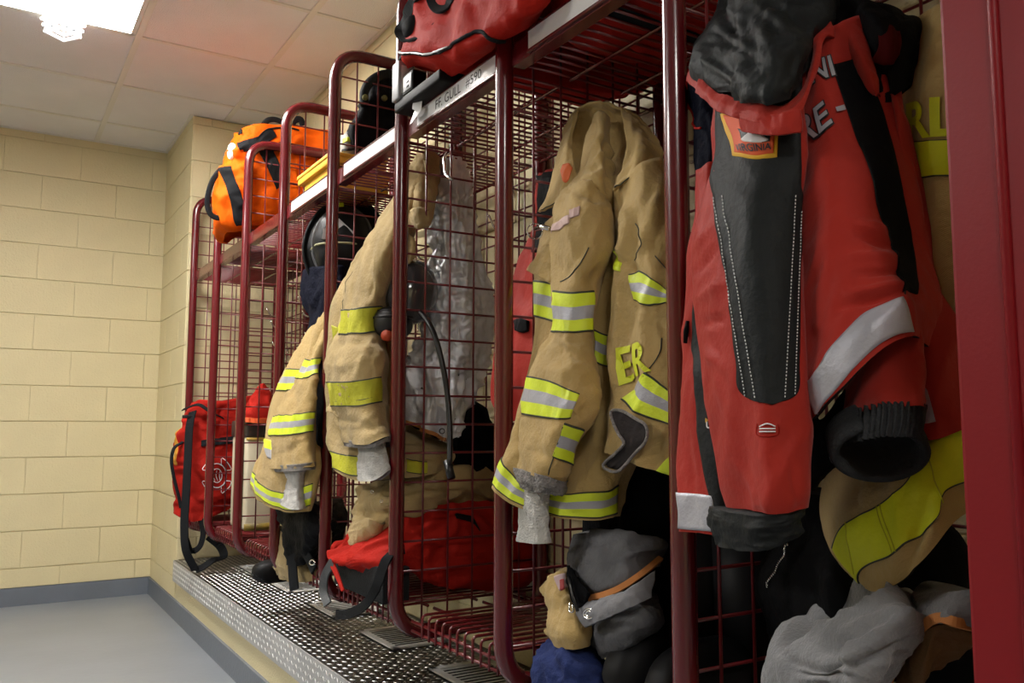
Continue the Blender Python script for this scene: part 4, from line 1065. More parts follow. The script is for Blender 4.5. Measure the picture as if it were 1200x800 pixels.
for a, b in (((838, 232), (875, 464)), ((848, 230), (886, 466)), ((931, 230), (919, 466)), ((937, 248), (930, 462))):
    sv.line('stitching', [(a[0] + (b[0] - a[0]) * t, a[1] + (b[1] - a[1]) * t) for t in np.linspace(0, 1, 8)], 0.0009, M_WTHREAD, None, off=0.003, dash=58)
for q in range(3):
    y = 499 + q * 3.4
    sv.line('logo', [(891, y + 1), (900, y - (2.5 if q == 0 else 0)), (909, y + 1)] if q == 0 else [(891, y), (900, y), (909, y)], 0.0009, M_WHITE, None, off=0.002)
sv.line('logo_border', [(888, 496), (887, 508), (894, 511), (906, 511), (913, 507), (912, 497)], 0.0007, M_BAGRED, None, off=0.001)
# shoulder patch
sv.band('shoulder_patch', [(846, 134), (870, 134), (914, 134)], [(860, 183), (884, 187), (911, 185)], [mat('patch yellow', (0.75, 0.42, 0.02), 0.7)], None, off=0.003)
sv.band('patch_field', [(850, 136), (872, 136), (910, 136)], [(863, 179), (885, 183), (907, 181)], [mat('patch orange', (0.75, 0.10, 0.02), 0.7)], None, off=0.0042)
sv.text('VIRGINIA', [(866, 171), (905, 170), (905, 178), (867, 179)], M_INK, None, off=0.0056, bold=0.02)
sv.band('emblem', [(868, 152), (886, 156), (904, 158)], [(872, 164), (886, 168), (903, 168)], [M_INK], None, off=0.0052)
sv.band('emblem', [(872, 165), (886, 155), (902, 166)], [(874, 167), (886, 169), (900, 168)], [M_WHITE], None, off=0.006, ns=12, nt=4)
cf = Shell([
    [(835, 594, 0.857), (890, 604, 0.823), (940, 592, 0.848)],
    [(833, 612, 0.857), (888, 622, 0.823), (939, 606, 0.848)],
    [(842, 637, 0.86), (890, 646, 0.826), (938, 624, 0.85)]], back=0.085, bul=0.42, wr=0.003, wsc=0.05, fine=0.001, stretch=(1, 1, 1.5), seed=63)
cf.mesh('cuff', M_DKGREY, nu=36, nv=70); cf.lining(M_BLACKW, u0=0.7)
# hood, its red collar and what hangs behind
hd = Shell([
    [(848, -20, 1.0), (880, -25, 0.97), (915, -25, 0.97), (945, -25, 0.99), (976, -20, 1.02)],
    [(834, 30, 0.98), (868, 25, 0.935), (905, 20, 0.925), (940, 10, 0.945), (973, 10, 0.99)],
    [(815, 68, 0.955), (855, 68, 0.90), (900, 62, 0.88), (938, 45, 0.90), (964, 32, 0.95)],
    [(812, 84, 0.945), (850, 98, 0.885), (895, 105, 0.862), (935, 85, 0.885), (956, 55, 0.94)],
    [(826, 98, 0.94), (858, 114, 0.885), (895, 120, 0.865), (926, 112, 0.885), (948, 80, 0.935)]],
    back=[0.1, 0.1, 0.09, 0.08, 0.06], bul=0.25, wr=0.008, wsc=0.075, fine=0.002, stretch=(1, 1, 0.8), seed=65,
    creases=[(846, 10, 868, 52, -0.014, 6), (872, 55, 850, 48, -0.008, 5), (858, 45, 884, 62, 0.008, 5), (890, 10, 925, 40, 0.008, 6), (905, 5, 945, 28, -0.010, 6), (885, 25, 915, 72, 0.007, 7), (828, 72, 866, 100, 0.006, 6)])
hd.mesh('hood', M_DKGREY, nu=80, nv=100)
cl = Shell([
    [(812, 80, 0.945), (838, 106, 0.885), (885, 121, 0.855), (922, 117, 0.865), (948, 84, 0.91), (958, 36, 0.95), (974, 28, 0.965)],
    [(808, 88, 0.94), (835, 116, 0.875), (880, 131, 0.848), (925, 130, 0.855), (950, 92, 0.90), (962, 42, 0.945), (976, 34, 0.96)],
    [(806, 95, 0.94), (834, 125, 0.875), (870, 140, 0.85), (928, 142, 0.855), (952, 95, 0.905), (965, 48, 0.945), (977, 45, 0.96)]], wr=0.003, wsc=0.08, seed=66)
cl.mesh('collar', M_JRED, nu=20, nv=80, th=0.006)
fp = Shell([[(866, 133, 0.855), (890, 134, 0.85), (915, 134, 0.85), (938, 128, 0.86)], [(866, 146, 0.856), (888, 148, 0.85), (915, 148, 0.85), (940, 142, 0.86)], [(868, 153, 0.858), (886, 157, 0.85), (912, 159, 0.85), (939, 155, 0.86)]], wr=0.002, wsc=0.06, seed=67)
fp.mesh('chin_flap', M_JRED, nu=16, nv=30, th=0.005)
nb = Shell([[(808, 88, 0.96), (818, 96, 0.95), (834, 108, 0.95)], [(804, 115, 0.965), (818, 118, 0.955), (838, 125, 0.95)], [(812, 148, 0.96), (824, 148, 0.95), (840, 145, 0.945)], [(818, 205, 0.95), (824, 200, 0.945), (832, 195, 0.94)]], back=0.03, bul=0.3, wr=0.003, wsc=0.06, seed=68)
nb.mesh('inner_collar', M_NAVY, nu=40, nv=36)
nb.line('piping', [(808, 90), (805, 115), (812, 145), (822, 150)], 0.002, M_BAGRED, None)
rc = Shell([[(984, 28, 0.985), (994, 24, 0.98), (1006, 26, 0.99)], [(994, 62, 0.975), (1006, 58, 0.965), (1020, 62, 0.98)], [(1012, 94, 0.97), (1020, 92, 0.965), (1028, 96, 0.975)], [(1022, 112, 0.97), (1026, 112, 0.968), (1030, 110, 0.972)]], wr=0.002, wsc=0.06, seed=69)
rc.mesh('collar_edge', M_JRED, nu=24, nv=16, th=0.005)
nt_ = Shell([[(968, -10, 1.0), (1000, -8, 0.99), (1035, 0, 1.01), (1060, 16, 1.04)], [(978, 30, 0.99), (1010, 30, 0.985), (1048, 28, 1.0), (1078, 26, 1.05)], [(1000, 70, 0.985), (1025, 80, 0.985), (1050, 70, 1.0), (1072, 60, 1.04)], [(1028, 112, 0.985), (1040, 118, 0.99), (1052, 112, 1.0), (1064, 100, 1.03)]], back=0.03, bul=0.08, wr=0.006, wsc=0.06, seed=70, creases=[(985, 10, 1040, 100, -0.014, 6), (1010, 10, 1055, 60, 0.010, 7), (1060, 20, 1035, 90, -0.012, 6)])
nt_.mesh('jacket_shoulder', M_BLACK, nu=40, nv=50)
rd = Shell([[(1030, 35, 0.985), (1042, 30, 0.99), (1055, 36, 1.0)], [(1030, 55, 0.98), (1044, 52, 0.98), (1056, 56, 0.995)], [(1020, 72, 0.98), (1034, 76, 0.98), (1046, 76, 0.99)]], wr=0.002, wsc=0.05, seed=71)
rd.mesh('shoulder_lining', mat('dark red lining', (0.06, 0.004, 0.004), 0.8, spec=0.05), nu=14, nv=14)
T.done()

# ------------------------------------------------------------------ brown coat in shadow, lettered RL
T = Thing('turnout_coat', 'shadowed tan coat lettered RL with broad yellow bands, half hidden by the red post', 'coat')
b = Shell([
    [(1064, 26, 1.06), (1080, 12, 1.06), (1108, 2, 1.06), (1140, -6, 1.09), (1170, -6, 1.12)],
    [(1056, 125, 1.05), (1080, 118, 1.035), (1112, 116, 1.03), (1148, 118, 1.06), (1180, 120, 1.11)],
    [(1060, 220, 1.05), (1085, 222, 1.03), (1115, 222, 1.03), (1150, 222, 1.06), (1185, 224, 1.11)],
    [(1040, 380, 1.05), (1080, 385, 1.03), (1120, 388, 1.03), (1155, 390, 1.06), (1188, 392, 1.11)],
    [(975, 545, 1.04), (1005, 545, 1.01), (1045, 535, 1.0), (1085, 505, 1.01), (1150, 470, 1.06)],
    [(972, 620, 1.01), (998, 608, 0.975), (1044, 580, 0.965), (1086, 530, 0.98), (1148, 492, 1.05)],
    [(1000, 672, 0.985), (1028, 660, 0.955), (1074, 632, 0.95), (1106, 592, 0.97), (1148, 562, 1.04)],
    [(1014, 686, 0.98), (1040, 690, 0.955), (1078, 660, 0.95), (1118, 612, 0.975), (1150, 584, 1.04)]],
    back=[0.05, 0.1, 0.1, 0.12, 0.14, 0.14, 0.14, 0.14], bul=0.12, wr=0.006, wsc=0.12, fine=0.001, seed=73, creases=[(1095, 560, 1060, 680, -0.010, 7), (1010, 560, 1000, 620, -0.006, 6)])
b.mesh('coat_body', M_TAN, nu=100, nv=90); b.lining(M_LINING, u0=0.8)
YS = [M_STITCH, M_YEL, M_STITCH]; YF = [0.03, 0.94, 0.03]
b.band('yellow_band', [(1064, 166), (1090, 164), (1120, 164), (1160, 166)], [(1068, 208), (1092, 207), (1120, 207), (1160, 208)], YS, None, YF)
b.band('yellow_band', [(978, 640), (993, 612), (1029, 593), (1059, 569), (1077, 542), (1083, 523), (1110, 507), (1140, 497)], [(1008, 684), (1010, 668), (1046, 650), (1073, 632), (1098, 607), (1103, 584), (1114, 572), (1146, 562)], YS, None, YF, wrap=0.02, ns=70, nt=18)
for a, c_ in (((993, 612), (1003, 672)), ((1029, 593), (1047, 648)), ((1033, 591), (1051, 646)), ((1083, 525), (1104, 590))): b.line('stitching', [a, ((a[0] + c_[0]) / 2 - 1, (a[1] + c_[1]) / 2), c_], 0.0008, M_LIME2, None, off=0.003)
b.text('RL', [(1064, 122), (1124, 116), (1124, 160), (1066, 164)], M_YEL, None, bold=0.03)
T.done()

# ------------------------------------------------------------------ black trousers, gloves and hoods at the bottom of the nearest locker
T = Thing('black_trousers', 'bunched black trousers with a zip, below the black cuff of the nearest jacket', 'trousers')
b = Shell([
    [(925, 585, 1.02), (950, 580, 1.0), (975, 590, 1.0), (1010, 600, 1.03), (1080, 600, 1.08)],
    [(915, 630, 1.01), (945, 630, 0.98), (985, 640, 0.98), (1040, 650, 1.02), (1120, 640, 1.08)],
    [(890, 690, 1.0), (930, 690, 0.965), (985, 690, 0.97), (1045, 690, 1.01), (1135, 690, 1.07)],
    [(905, 735, 1.0), (940, 745, 0.97), (990, 740, 0.97), (1045, 735, 1.01), (1140, 740, 1.07)],
    [(915, 790, 1.02), (945, 800, 0.99), (995, 800, 0.99), (1045, 800, 1.03), (1140, 800, 1.08)]], back=0.22, bul=0.3, wr=0.009, wsc=0.10, fine=0.0015, seed=75, dX=0.065)
b.mesh('cloth', M_BLACK, nu=60, nv=70)
b.line('zip', [(925, 638), (917, 655), (908, 672), (900, 688)], 0.0025, M_CHROME, None, dash=24)
T.done()
T = Thing('fleece_hood', 'pale grey fleece hood with orange edging, heaped in the nearest locker', 'hood')
b = Shell([
    [(1040, 694, 0.97), (1052, 690, 0.955), (1070, 694, 0.955), (1090, 706, 0.965), (1105, 712, 0.99)],
    [(985, 722, 0.95), (1012, 712, 0.925), (1042, 708, 0.915), (1072, 712, 0.925), (1100, 722, 0.97)],
    [(945, 742, 0.935), (978, 738, 0.895), (1016, 738, 0.885), (1050, 740, 0.90), (1082, 732, 0.95)],
    [(920, 756, 0.925), (955, 762, 0.88), (995, 768, 0.87), (1036, 770, 0.89), (1066, 752, 0.94)],
    [(905, 774, 0.92), (938, 786, 0.87), (980, 794, 0.865), (1020, 796, 0.88), (1050, 776, 0.93)],
    [(902, 800, 0.92), (935, 815, 0.875), (975, 822, 0.865), (1010, 820, 0.88), (1036, 802, 0.93)],
    [(910, 850, 0.94), (940, 860, 0.90), (975, 865, 0.895), (1008, 862, 0.90), (1030, 850, 0.94)]], back=0.18, bul=0.25, wr=0.014, wsc=0.10, fine=0.002, stretch=(1, 1, 1), seed=77,
    creases=[(925, 772, 1000, 780, -0.014, 5), (1000, 780, 1050, 755, -0.010, 5), (930, 785, 1000, 792, -0.012, 4), (960, 755, 1040, 728, -0.010, 6), (1000, 735, 1060, 715, -0.008, 5), (935, 795, 960, 800, 0.006, 6), (950, 745, 1010, 725, 0.005, 6)])
b.mesh('hood', M_LTGREY, nu=80, nv=90)
b2 = Shell([[(1084, 716, 0.955), (1098, 704, 0.945), (1118, 697, 0.95), (1140, 692, 0.97)], [(1082, 724, 0.945), (1100, 718, 0.93), (1120, 714, 0.935), (1142, 712, 0.96)], [(1084, 730, 0.945), (1102, 730, 0.93), (1122, 730, 0.935), (1142, 734, 0.96)]], back=0.10, bul=0.2, wr=0.005, wsc=0.07, seed=78)
b2.mesh('hood_flap', M_LTGREY, nu=24, nv=40)
tp = [at(*p) for p in [(1034, 812, 0.925), (1046, 785, 0.925), (1062, 756, 0.93), (1082, 733, 0.935), (1100, 724, 0.925), (1120, 729, 0.925), (1142, 734, 0.95)]]
ribbon('edging', tp, 0.011, 0.006, M_OTRIM, None, (-0.7, -0.6, 0.3))
T.done()
T = Thing('work_glove', 'tan leather glove tucked under the orange edging of the pale hood', 'glove')
b = Shell([[(1062, 768, 0.95), (1082, 742, 0.945), (1104, 732, 0.945), (1140, 742, 0.97)], [(1056, 790, 0.95), (1082, 770, 0.94), (1100, 750, 0.95), (1142, 756, 0.98)], [(1050, 820, 0.95), (1075, 812, 0.945), (1092, 790, 0.96), (1120, 770, 0.99)]], back=0.05, bul=0.25, wr=0.005, wsc=0.06, fine=0.001, seed=79)
b.mesh('palm', mat('tan leather', (0.16, 0.085, 0.035), 0.7, bump=0.4, bscale=60, var=0.2), nu=40, nv=50)
T.done()

# ------------------------------------------------------------------ heap below the coat lettered ER
T = Thing('leather_hood', 'grey leather hood with orange seam and brass grommet flap, under the ER coat', 'hood')
b = Shell([
    [(676, 628, 1.05), (696, 620, 1.03), (727, 621, 1.03), (758, 630, 1.06), (778, 631, 1.10)],
    [(668, 645, 1.03), (694, 640, 0.995), (727, 640, 0.99), (756, 642, 1.02), (781, 640, 1.08)],
    [(665, 655, 1.02), (690, 665, 0.98), (724, 662, 0.975), (752, 658, 1.01), (778, 648, 1.07)],
    [(672, 685, 1.01), (692, 690, 0.97), (722, 683, 0.97), (750, 672, 1.0), (774, 655, 1.06)],
    [(686, 702, 1.01), (700, 702, 0.98), (724, 694, 0.98), (750, 680, 1.01), (772, 664, 1.06)]], back=0.16, bul=0.35, wr=0.006, wsc=0.09, fine=0.0015, seed=81, creases=[(676, 640, 720, 632, -0.006, 5), (680, 675, 700, 655, -0.006, 5), (700, 668, 760, 652, -0.005, 6), (672, 665, 700, 690, 0.006, 7), (690, 650, 740, 640, -0.005, 8)])
b.mesh('hood', M_GREYC, nu=60, nv=70)
sp_ = [at(*p) for p in [(688, 701, 0.955), (706, 697, 0.945), (726, 689, 0.943), (752, 672, 0.97), (774, 654, 1.04)]]
ribbon('orange_seam', sp_, 0.010, 0.006, M_OTRIM, None, (-0.7, -0.6, 0.3))
fl = Shell([[(684, 706, 0.940), (712, 700, 0.930), (742, 686, 0.940), (768, 668, 0.985)], [(676, 718, 0.930), (704, 714, 0.920), (738, 700, 0.930), (766, 684, 0.975)], [(685, 735, 0.925), (712, 724, 0.920), (742, 710, 0.930), (762, 700, 0.965)]], wr=0.002, wsc=0.06, seed=82)
fl.mesh('flap', mat('light grey flap', (0.19, 0.19, 0.205), 0.7, bump=0.3, bscale=90), nu=26, nv=40, th=0.005)
for q in (0.0065, 0.0035):
    V, F = tube([at(690 + q * 900 * cos(a), 719 + q * 900 * sin(a), 0.922) for a in np.linspace(0, 2 * pi, 18, endpoint=False)], 0.0018, 6, closed=True); obj('grommet', V, F, M_CHROME)
vk = Shell([[(664, 662, 0.960), (670, 668, 0.945), (676, 676, 0.940)], [(666, 685, 0.950), (676, 688, 0.935), (689, 694, 0.930)], [(674, 712, 0.935), (680, 712, 0.930), (686, 704, 0.930)]], wr=0.001, wsc=0.05, seed=83)
vk.mesh('velcro_strap', M_BLACKW, nu=16, nv=14, th=0.006)
V, F = tube([at(667, 676, 0.930), at(671, 695, 0.920), at(677, 716, 0.918)], 0.0035, 6); obj('strap_bar', V, F, M_PLASTIC)
V, F = tube(rounded([at(668, 706, 0.925), at(666, 716, 0.920), at(672, 718, 0.918), at(671, 708, 0.920)], 0.01, 3), 0.0018, 6); obj('clip', V, F, M_CHROME)
T.done()
T = Thing('work_glove', 'tan fabric glove with a small woven label, hanging out left of the grey hood', 'glove')
b = Shell([
    [(632, 690, 0.98), (644, 676, 0.975), (660, 670, 0.98), (668, 678, 1.0)],
    [(636, 698, 0.975), (648, 696, 0.965), (664, 696, 0.97), (672, 700, 0.99)],
    [(645, 715, 0.97), (656, 712, 0.955), (672, 716, 0.955), (684, 720, 0.975)],
    [(637, 738, 0.97), (654, 740, 0.945), (676, 742, 0.945), (694, 738, 0.97)],
    [(642, 751, 0.97), (660, 758, 0.95), (678, 760, 0.95), (692, 755, 0.97)]], back=0.06, bul=0.35, wr=0.004, wsc=0.05, fine=0.001, seed=84, creases=[(656, 700, 654, 730, -0.006, 4), (668, 718, 662, 745, 0.004, 4)])
b.mesh('glove', M_TAN, nu=50, nv=56); b.lining(M_LINING, u0=0.9)
b.band('label', [(650, 676), (656, 673), (662, 672)], [(656, 692), (660, 690), (664, 688)], [mat('woven label', (0.45, 0.32, 0.33), 0.7)], None)
b.band('label_print', [(657, 680), (659, 679), (661, 679)], [(658, 692), (660, 691), (662, 690)], [mat('red print', (0.35, 0.05, 0.05), 0.8)], None, off=0.004)
T.done()
T = Thing('leather_hood', 'dark grey leather bundle below the grommet flap', 'hood')
b = Shell([[(700, 726, 0.99), (722, 716, 0.98), (752, 708, 0.99), (778, 714, 1.03)], [(693, 742, 0.985), (718, 738, 0.965), (752, 726, 0.975), (776, 730, 1.03)], [(697, 757, 0.985), (716, 760, 0.97), (745, 748, 0.98), (768, 738, 1.03)], [(708, 768, 0.99), (720, 768, 0.98), (738, 762, 0.985), (756, 750, 1.02)]], back=0.12, bul=0.35, wr=0.005, wsc=0.06, fine=0.001, seed=86)
b.mesh('hood', M_GREYC, nu=40, nv=50)
T.done()
T = Thing('cotton_shirt', 'crumpled blue cotton shirt at the bottom, right of the second upright', 'shirt')
b = Shell([[(640, 752, 0.975), (655, 748, 0.97), (672, 758, 0.97), (690, 764, 0.985)], [(628, 772, 0.965), (648, 770, 0.945), (672, 776, 0.945), (700, 778, 0.975)], [(624, 788, 0.965), (645, 792, 0.945), (668, 796, 0.945), (712, 792, 0.98)], [(632, 808, 0.965), (650, 815, 0.95), (670, 815, 0.95), (715, 810, 0.98)]], back=0.2, bul=0.3, wr=0.007, wsc=0.05, fine=0.0015, seed=87, creases=[(645, 760, 660, 800, -0.008, 5), (660, 770, 690, 800, 0.006, 5)])
b.mesh('cloth', M_BLUE, nu=50, nv=56)
T.done()
T = Thing('black_trousers', 'black trousers hanging behind the tail of the ER coat', 'trousers')
b = Shell([[(690, 520, 1.14), (720, 515, 1.12), (755, 515, 1.12), (800, 520, 1.14)], [(688, 580, 1.13), (718, 580, 1.09), (756, 580, 1.09), (802, 580, 1.13)], [(684, 640, 1.13), (716, 645, 1.09), (758, 645, 1.09), (806, 640, 1.13)], [(690, 700, 1.16), (720, 700, 1.13), (765, 700, 1.11), (815, 700, 1.13)], [(695, 750, 1.17), (725, 755, 1.14), (770, 755, 1.12), (822, 750, 1.13)]], back=0.12, bul=0.25, wr=0.008, wsc=0.08, fine=0.001, seed=88)
b.mesh('cloth', M_BLACKW, nu=50, nv=60)
T.done()
# ------------------------------------------------------------------ orange duffel on the far top shelf
T = Thing('duffel_bag', 'orange duffel bag with black straps on the far top shelf', 'bag')
AW = (0.05, 1.0, 0)
b = Shell([
    [(277, 152, None, 3.86), (296, 146, None, 3.81), (326, 146, None, 3.80), (356, 149, None, 3.80), (388, 156, None, 3.82)],
    [(270, 172, None, 3.86), (292, 170, None, 3.80), (326, 168, None, 3.79), (358, 170, None, 3.79), (390, 172, None, 3.81)],
    [(262, 192, None, 3.87), (286, 192, None, 3.80), (322, 194, None, 3.78), (357, 194, None, 3.79), (391, 192, None, 3.81)],
    [(254, 208, None, 3.88), (279, 210, None, 3.80), (319, 212, None, 3.79), (355, 212, None, 3.79), (390, 212, None, 3.81)],
    [(251, 232, None, 3.88), (276, 235, None, 3.80), (317, 234, None, 3.79), (354, 230, None, 3.79), (388, 228, None, 3.81)],
    [(256, 258, None, 3.88), (274, 261, None, 3.83), (313, 253, None, 3.81), (350, 243, None, 3.80), (385, 236, None, 3.82)],
    [(267, 271, None, 3.90), (280, 268, None, 3.87), (314, 257, None, 3.84), (350, 246, None, 3.83), (383, 239, None, 3.84)]],
    back=[0.30, 0.36, 0.38, 0.38, 0.38, 0.36, 0.30], bul=0.05, wr=0.010, wsc=0.12, fine=0.002, stretch=(1, 1, 1), seed=101, away=AW,
    creases=[(318, 225, 300, 262, 0.012, 8), (300, 215, 318, 255, -0.010, 6), (282, 185, 345, 182, -0.012, 6)])
b.mesh('bag_body', M_ORANGE, nu=80, nv=110)
b.band('strap', [(257, 198), (266, 222), (272, 245), (277, 264)], [(271, 195), (280, 220), (286, 243), (291, 262)], [M_WEB], None, off=0.006)
b.band('strap', [(303, 177), (310, 190), (317, 205), (324, 222)], [(320, 174), (325, 187), (330, 200), (336, 214)], [M_WEB], None, off=0.006)
b.band('strap', [(278, 168), (290, 164), (303, 160), (318, 150)], [(281, 176), (293, 172), (308, 170), (324, 160)], [M_WEB], None, off=0.006)
b.band('strap', [(283, 172), (300, 168), (318, 170), (330, 166)], [(286, 178), (302, 174), (320, 176), (332, 172)], [M_WEB], None, off=0.008)
b.band('patch', [(279, 153), (283, 152), (284, 152)], [(279, 158), (283, 157), (284, 157)], [M_WEB], None, off=0.005)
b.line('zip', [(300, 164), (312, 153), (328, 150), (350, 153)], 0.004, M_WEB, None, off=0.004)
V, F = tube(_cr(np.linspace(0, 6, 50), 7, False) @ np.array([at_y(*p) for p in [(260, 197, 3.85), (249, 212, 3.84), (243, 234, 3.84), (246, 250, 3.84), (257, 255, 3.84), (269, 246, 3.82), (272, 226, 3.81)]]), 0.012, 8, flat=0.25, ref=(0, 1, 0)); obj('carry_loop', V, F, M_WEB)
V, F = tube(_cr(np.linspace(0, 4, 24), 5, False) @ np.array([at_y(*p) for p in [(308, 147, 3.93), (314, 141, 3.92), (322, 140, 3.92), (330, 143, 3.92), (334, 148, 3.92)]]), 0.013, 8, flat=0.3, ref=(0, 1, 0)); obj('handle', V, F, M_WEB)
V, F = tube(_cr(np.linspace(0, 3, 20), 4, False) @ np.array([at_y(*p) for p in [(341, 148, 3.9), (345, 141, 3.9), (352, 140, 3.9), (355, 147, 3.9)]]), 0.016, 8, flat=0.3, ref=(0, 1, 0)); obj('handle', V, F, M_WEB)
P, F = blob(at_y(272, 178, 3.84), (0.02, 0.03, 0.04), 2.4, 12, 20); obj('rolled_label', P, F, M_WHITE)
T.done()

# ------------------------------------------------------------------ red backpack in the farthest locker
T = Thing('gear_bag', 'red gear bag with a white emblem and hanging black straps, low in the farthest locker', 'bag')
AW = (0.35, 0.93, 0)
b = Shell([
    [(224, 472, None, 4.52), (236, 468, None, 4.46), (254, 472, None, 4.44), (276, 468, None, 4.44), (300, 462, None, 4.46)],
    [(214, 492, None, 4.54), (234, 490, None, 4.46), (256, 490, None, 4.44), (278, 490, None, 4.44), (304, 488, None, 4.46)],
    [(206, 515, None, 4.56), (232, 515, None, 4.45), (258, 516, None, 4.42), (280, 516, None, 4.43), (300, 514, None, 4.46)],
    [(203, 545, None, 4.57), (232, 546, None, 4.44), (258, 548, None, 4.41), (278, 548, None, 4.42), (294, 545, None, 4.46)],
    [(204, 575, None, 4.57), (232, 580, None, 4.45), (256, 582, None, 4.42), (276, 580, None, 4.43), (290, 575, None, 4.46)],
    [(207, 600, None, 4.57), (226, 610, None, 4.48), (248, 604, None, 4.45), (270, 594, None, 4.46), (286, 588, None, 4.48)]],
    back=0.20, bul=0.1, wr=0.010, wsc=0.09, fine=0.002, stretch=(1, 1, 1), seed=103, away=AW, creases=[(210, 520, 285, 508, -0.014, 5), (232, 480, 250, 505, -0.008, 4), (255, 480, 285, 500, 0.008, 5)])
b.mesh('bag_body', M_BAGRED, nu=70, nv=90)
b.band('side_strip', [(206, 500), (205, 520), (205, 545)], [(210, 500), (209, 520), (208, 545)], [mat('lime orange weave', (0.55, 0.25, 0.02), 0.7)], None)
b.band('compression_strap', [(236, 516), (258, 513), (282, 510)], [(236, 523), (258, 521), (282, 518)], [M_WEB], None, off=0.006)
def ring_line(cx, cy, rx, ry, n=20, a0=0.0, a1=2 * pi): return [(cx + rx * cos(a), cy + ry * sin(a)) for a in np.linspace(a0, a1, n)]
b.line('emblem', ring_line(254, 557, 11, 14), 0.0022, M_WHITE, None, off=0.003, k=3)
b.line('emblem', ring_line(254, 557, 6, 8), 0.0018, M_WHITE, None, off=0.003, k=3)
for a in range(4):
    q = a * pi / 2 + pi / 4
    b.line('emblem', [(254 + 11 * cos(q - 0.3), 557 + 13 * sin(q - 0.3)), (254 + 18 * cos(q - 0.42), 557 + 22 * sin(q - 0.42)), (254 + 18 * cos(q + 0.42), 557 + 22 * sin(q + 0.42)), (254 + 11 * cos(q + 0.3), 557 + 13 * sin(q + 0.3))], 0.0018, M_WHITE, None, off=0.003, k=3)
for a in range(3): b.line('emblem', [(250 + a * 4, 551), (249 + a * 4, 557), (252 + a * 3, 563)], 0.0016, M_WHITE, None, off=0.003, k=3)
NR = (-0.75, -0.6, 0.0)
ribbon('shoulder_strap', [at_y(*p) for p in [(226, 482, 4.42), (222, 500, 4.38), (220, 540, 4.36), (218, 580, 4.35), (216, 615, 4.35), (218, 645, 4.35), (229, 668, 4.36)]], 0.045, 0.005, M_WEB, None, NR)
ribbon('strap_tail', [at_y(*p) for p in [(229, 668, 4.36), (238, 664, 4.36), (250, 656, 4.38), (262, 652, 4.42), (258, 640, 4.46), (244, 628, 4.48)]], 0.04, 0.005, M_WEB, None, (-0.5, -0.5, 0.7))
ribbon('strap_loop', [at_y(*p) for p in [(236, 608, 4.44), (238, 625, 4.42), (234, 640, 4.40), (224, 645, 4.38), (218, 630, 4.36)]], 0.03, 0.005, M_WEB, None, NR)
V, F = tube(_cr(np.linspace(0, 5, 36), 6, False) @ np.array([at_y(*p) for p in [(214, 518, 4.5), (204, 525, 4.48), (201, 540, 4.48), (204, 560, 4.48), (209, 580, 4.48), (212, 595, 4.48)]]), 0.012, 8, flat=0.5); obj('side_handle', V, F, M_WEB)
MB().box(at_y(221, 488, 4.41) - np.array([0.03, 0.012, 0.008]), at_y(221, 488, 4.41) + np.array([0.03, 0.006, 0.008]), 0.004).build('buckle', M_PLASTIC, None)
ribbon('zip_tape', [at_y(*p) for p in [(214, 480, 4.5), (232, 474, 4.40), (246, 482, 4.38), (262, 490, 4.40)]], 0.02, 0.004, M_WEB, None, (-0.4, -0.4, 0.8))
T.done()
# cream case with a red cloth on top
T = Thing('hard_case', 'cream hard case with a dark lid, behind the wires right of the red gear bag', 'case')
_a, _b2 = at_y(287, 600, 3.93), at_y(336, 505, 3.93)
x0, x1, z0, z1 = _a[0], _b2[0], LOW_Z + 0.006, at_y(300, 512, 3.93)[2]
M_CREAM = mat('cream plastic', (0.62, 0.55, 0.40), 0.5, bump=0.05, bscale=60, var=0.06)
MB().box((x0, 3.93, z0), (x1, 4.20, z1), 0.012).build('body', M_CREAM, None)
MB().box((x0 - 0.006, 3.925, z1), (x1 + 0.006, 4.205, z1 + 0.075), 0.010).build('lid', mat('dark brown plastic', (0.045, 0.03, 0.022), 0.5), None)
MB().box((x0 - 0.004, 3.926, z1 - 0.014), (x1 + 0.004, 3.93, z1 - 0.002)).build('lid_seal', mat('ochre seal', (0.55, 0.36, 0.06), 0.6), None)
MB().box((x0 - 0.003, 3.927, z0), (x1 + 0.003, 3.93, z0 + 0.03)).build('foot_strip', mat('ochre black strip', (0.22, 0.15, 0.02), 0.6, var=0.6, vscale=14), None)
T.done()
T = Thing('folded_jacket', 'bunched red cloth with a pointed top, lying on the cream case', 'jacket')
b = Shell([
    [(304, 456, None, 3.96), (308, 450, None, 3.95), (313, 455, None, 3.96)],
    [(292, 470, None, 3.95), (306, 466, None, 3.92), (318, 472, None, 3.95)],
    [(286, 482, None, 3.94), (305, 480, None, 3.90), (324, 484, None, 3.95)],
    [(284, 494, None, 3.94), (305, 496, None, 3.90), (330, 495, None, 3.95)]], back=0.16, bul=0.15, wr=0.008, wsc=0.06, fine=0.002, seed=105, away=(0.2, 1, 0))
b.mesh('cloth', M_BAGRED, nu=40, nv=50)
b.band('trim', [(287, 489), (304, 490), (326, 489)], [(286, 495), (305, 497), (328, 496)], [mat('orange edge', (0.85, 0.13, 0.03), 0.6)], None)
T.done()

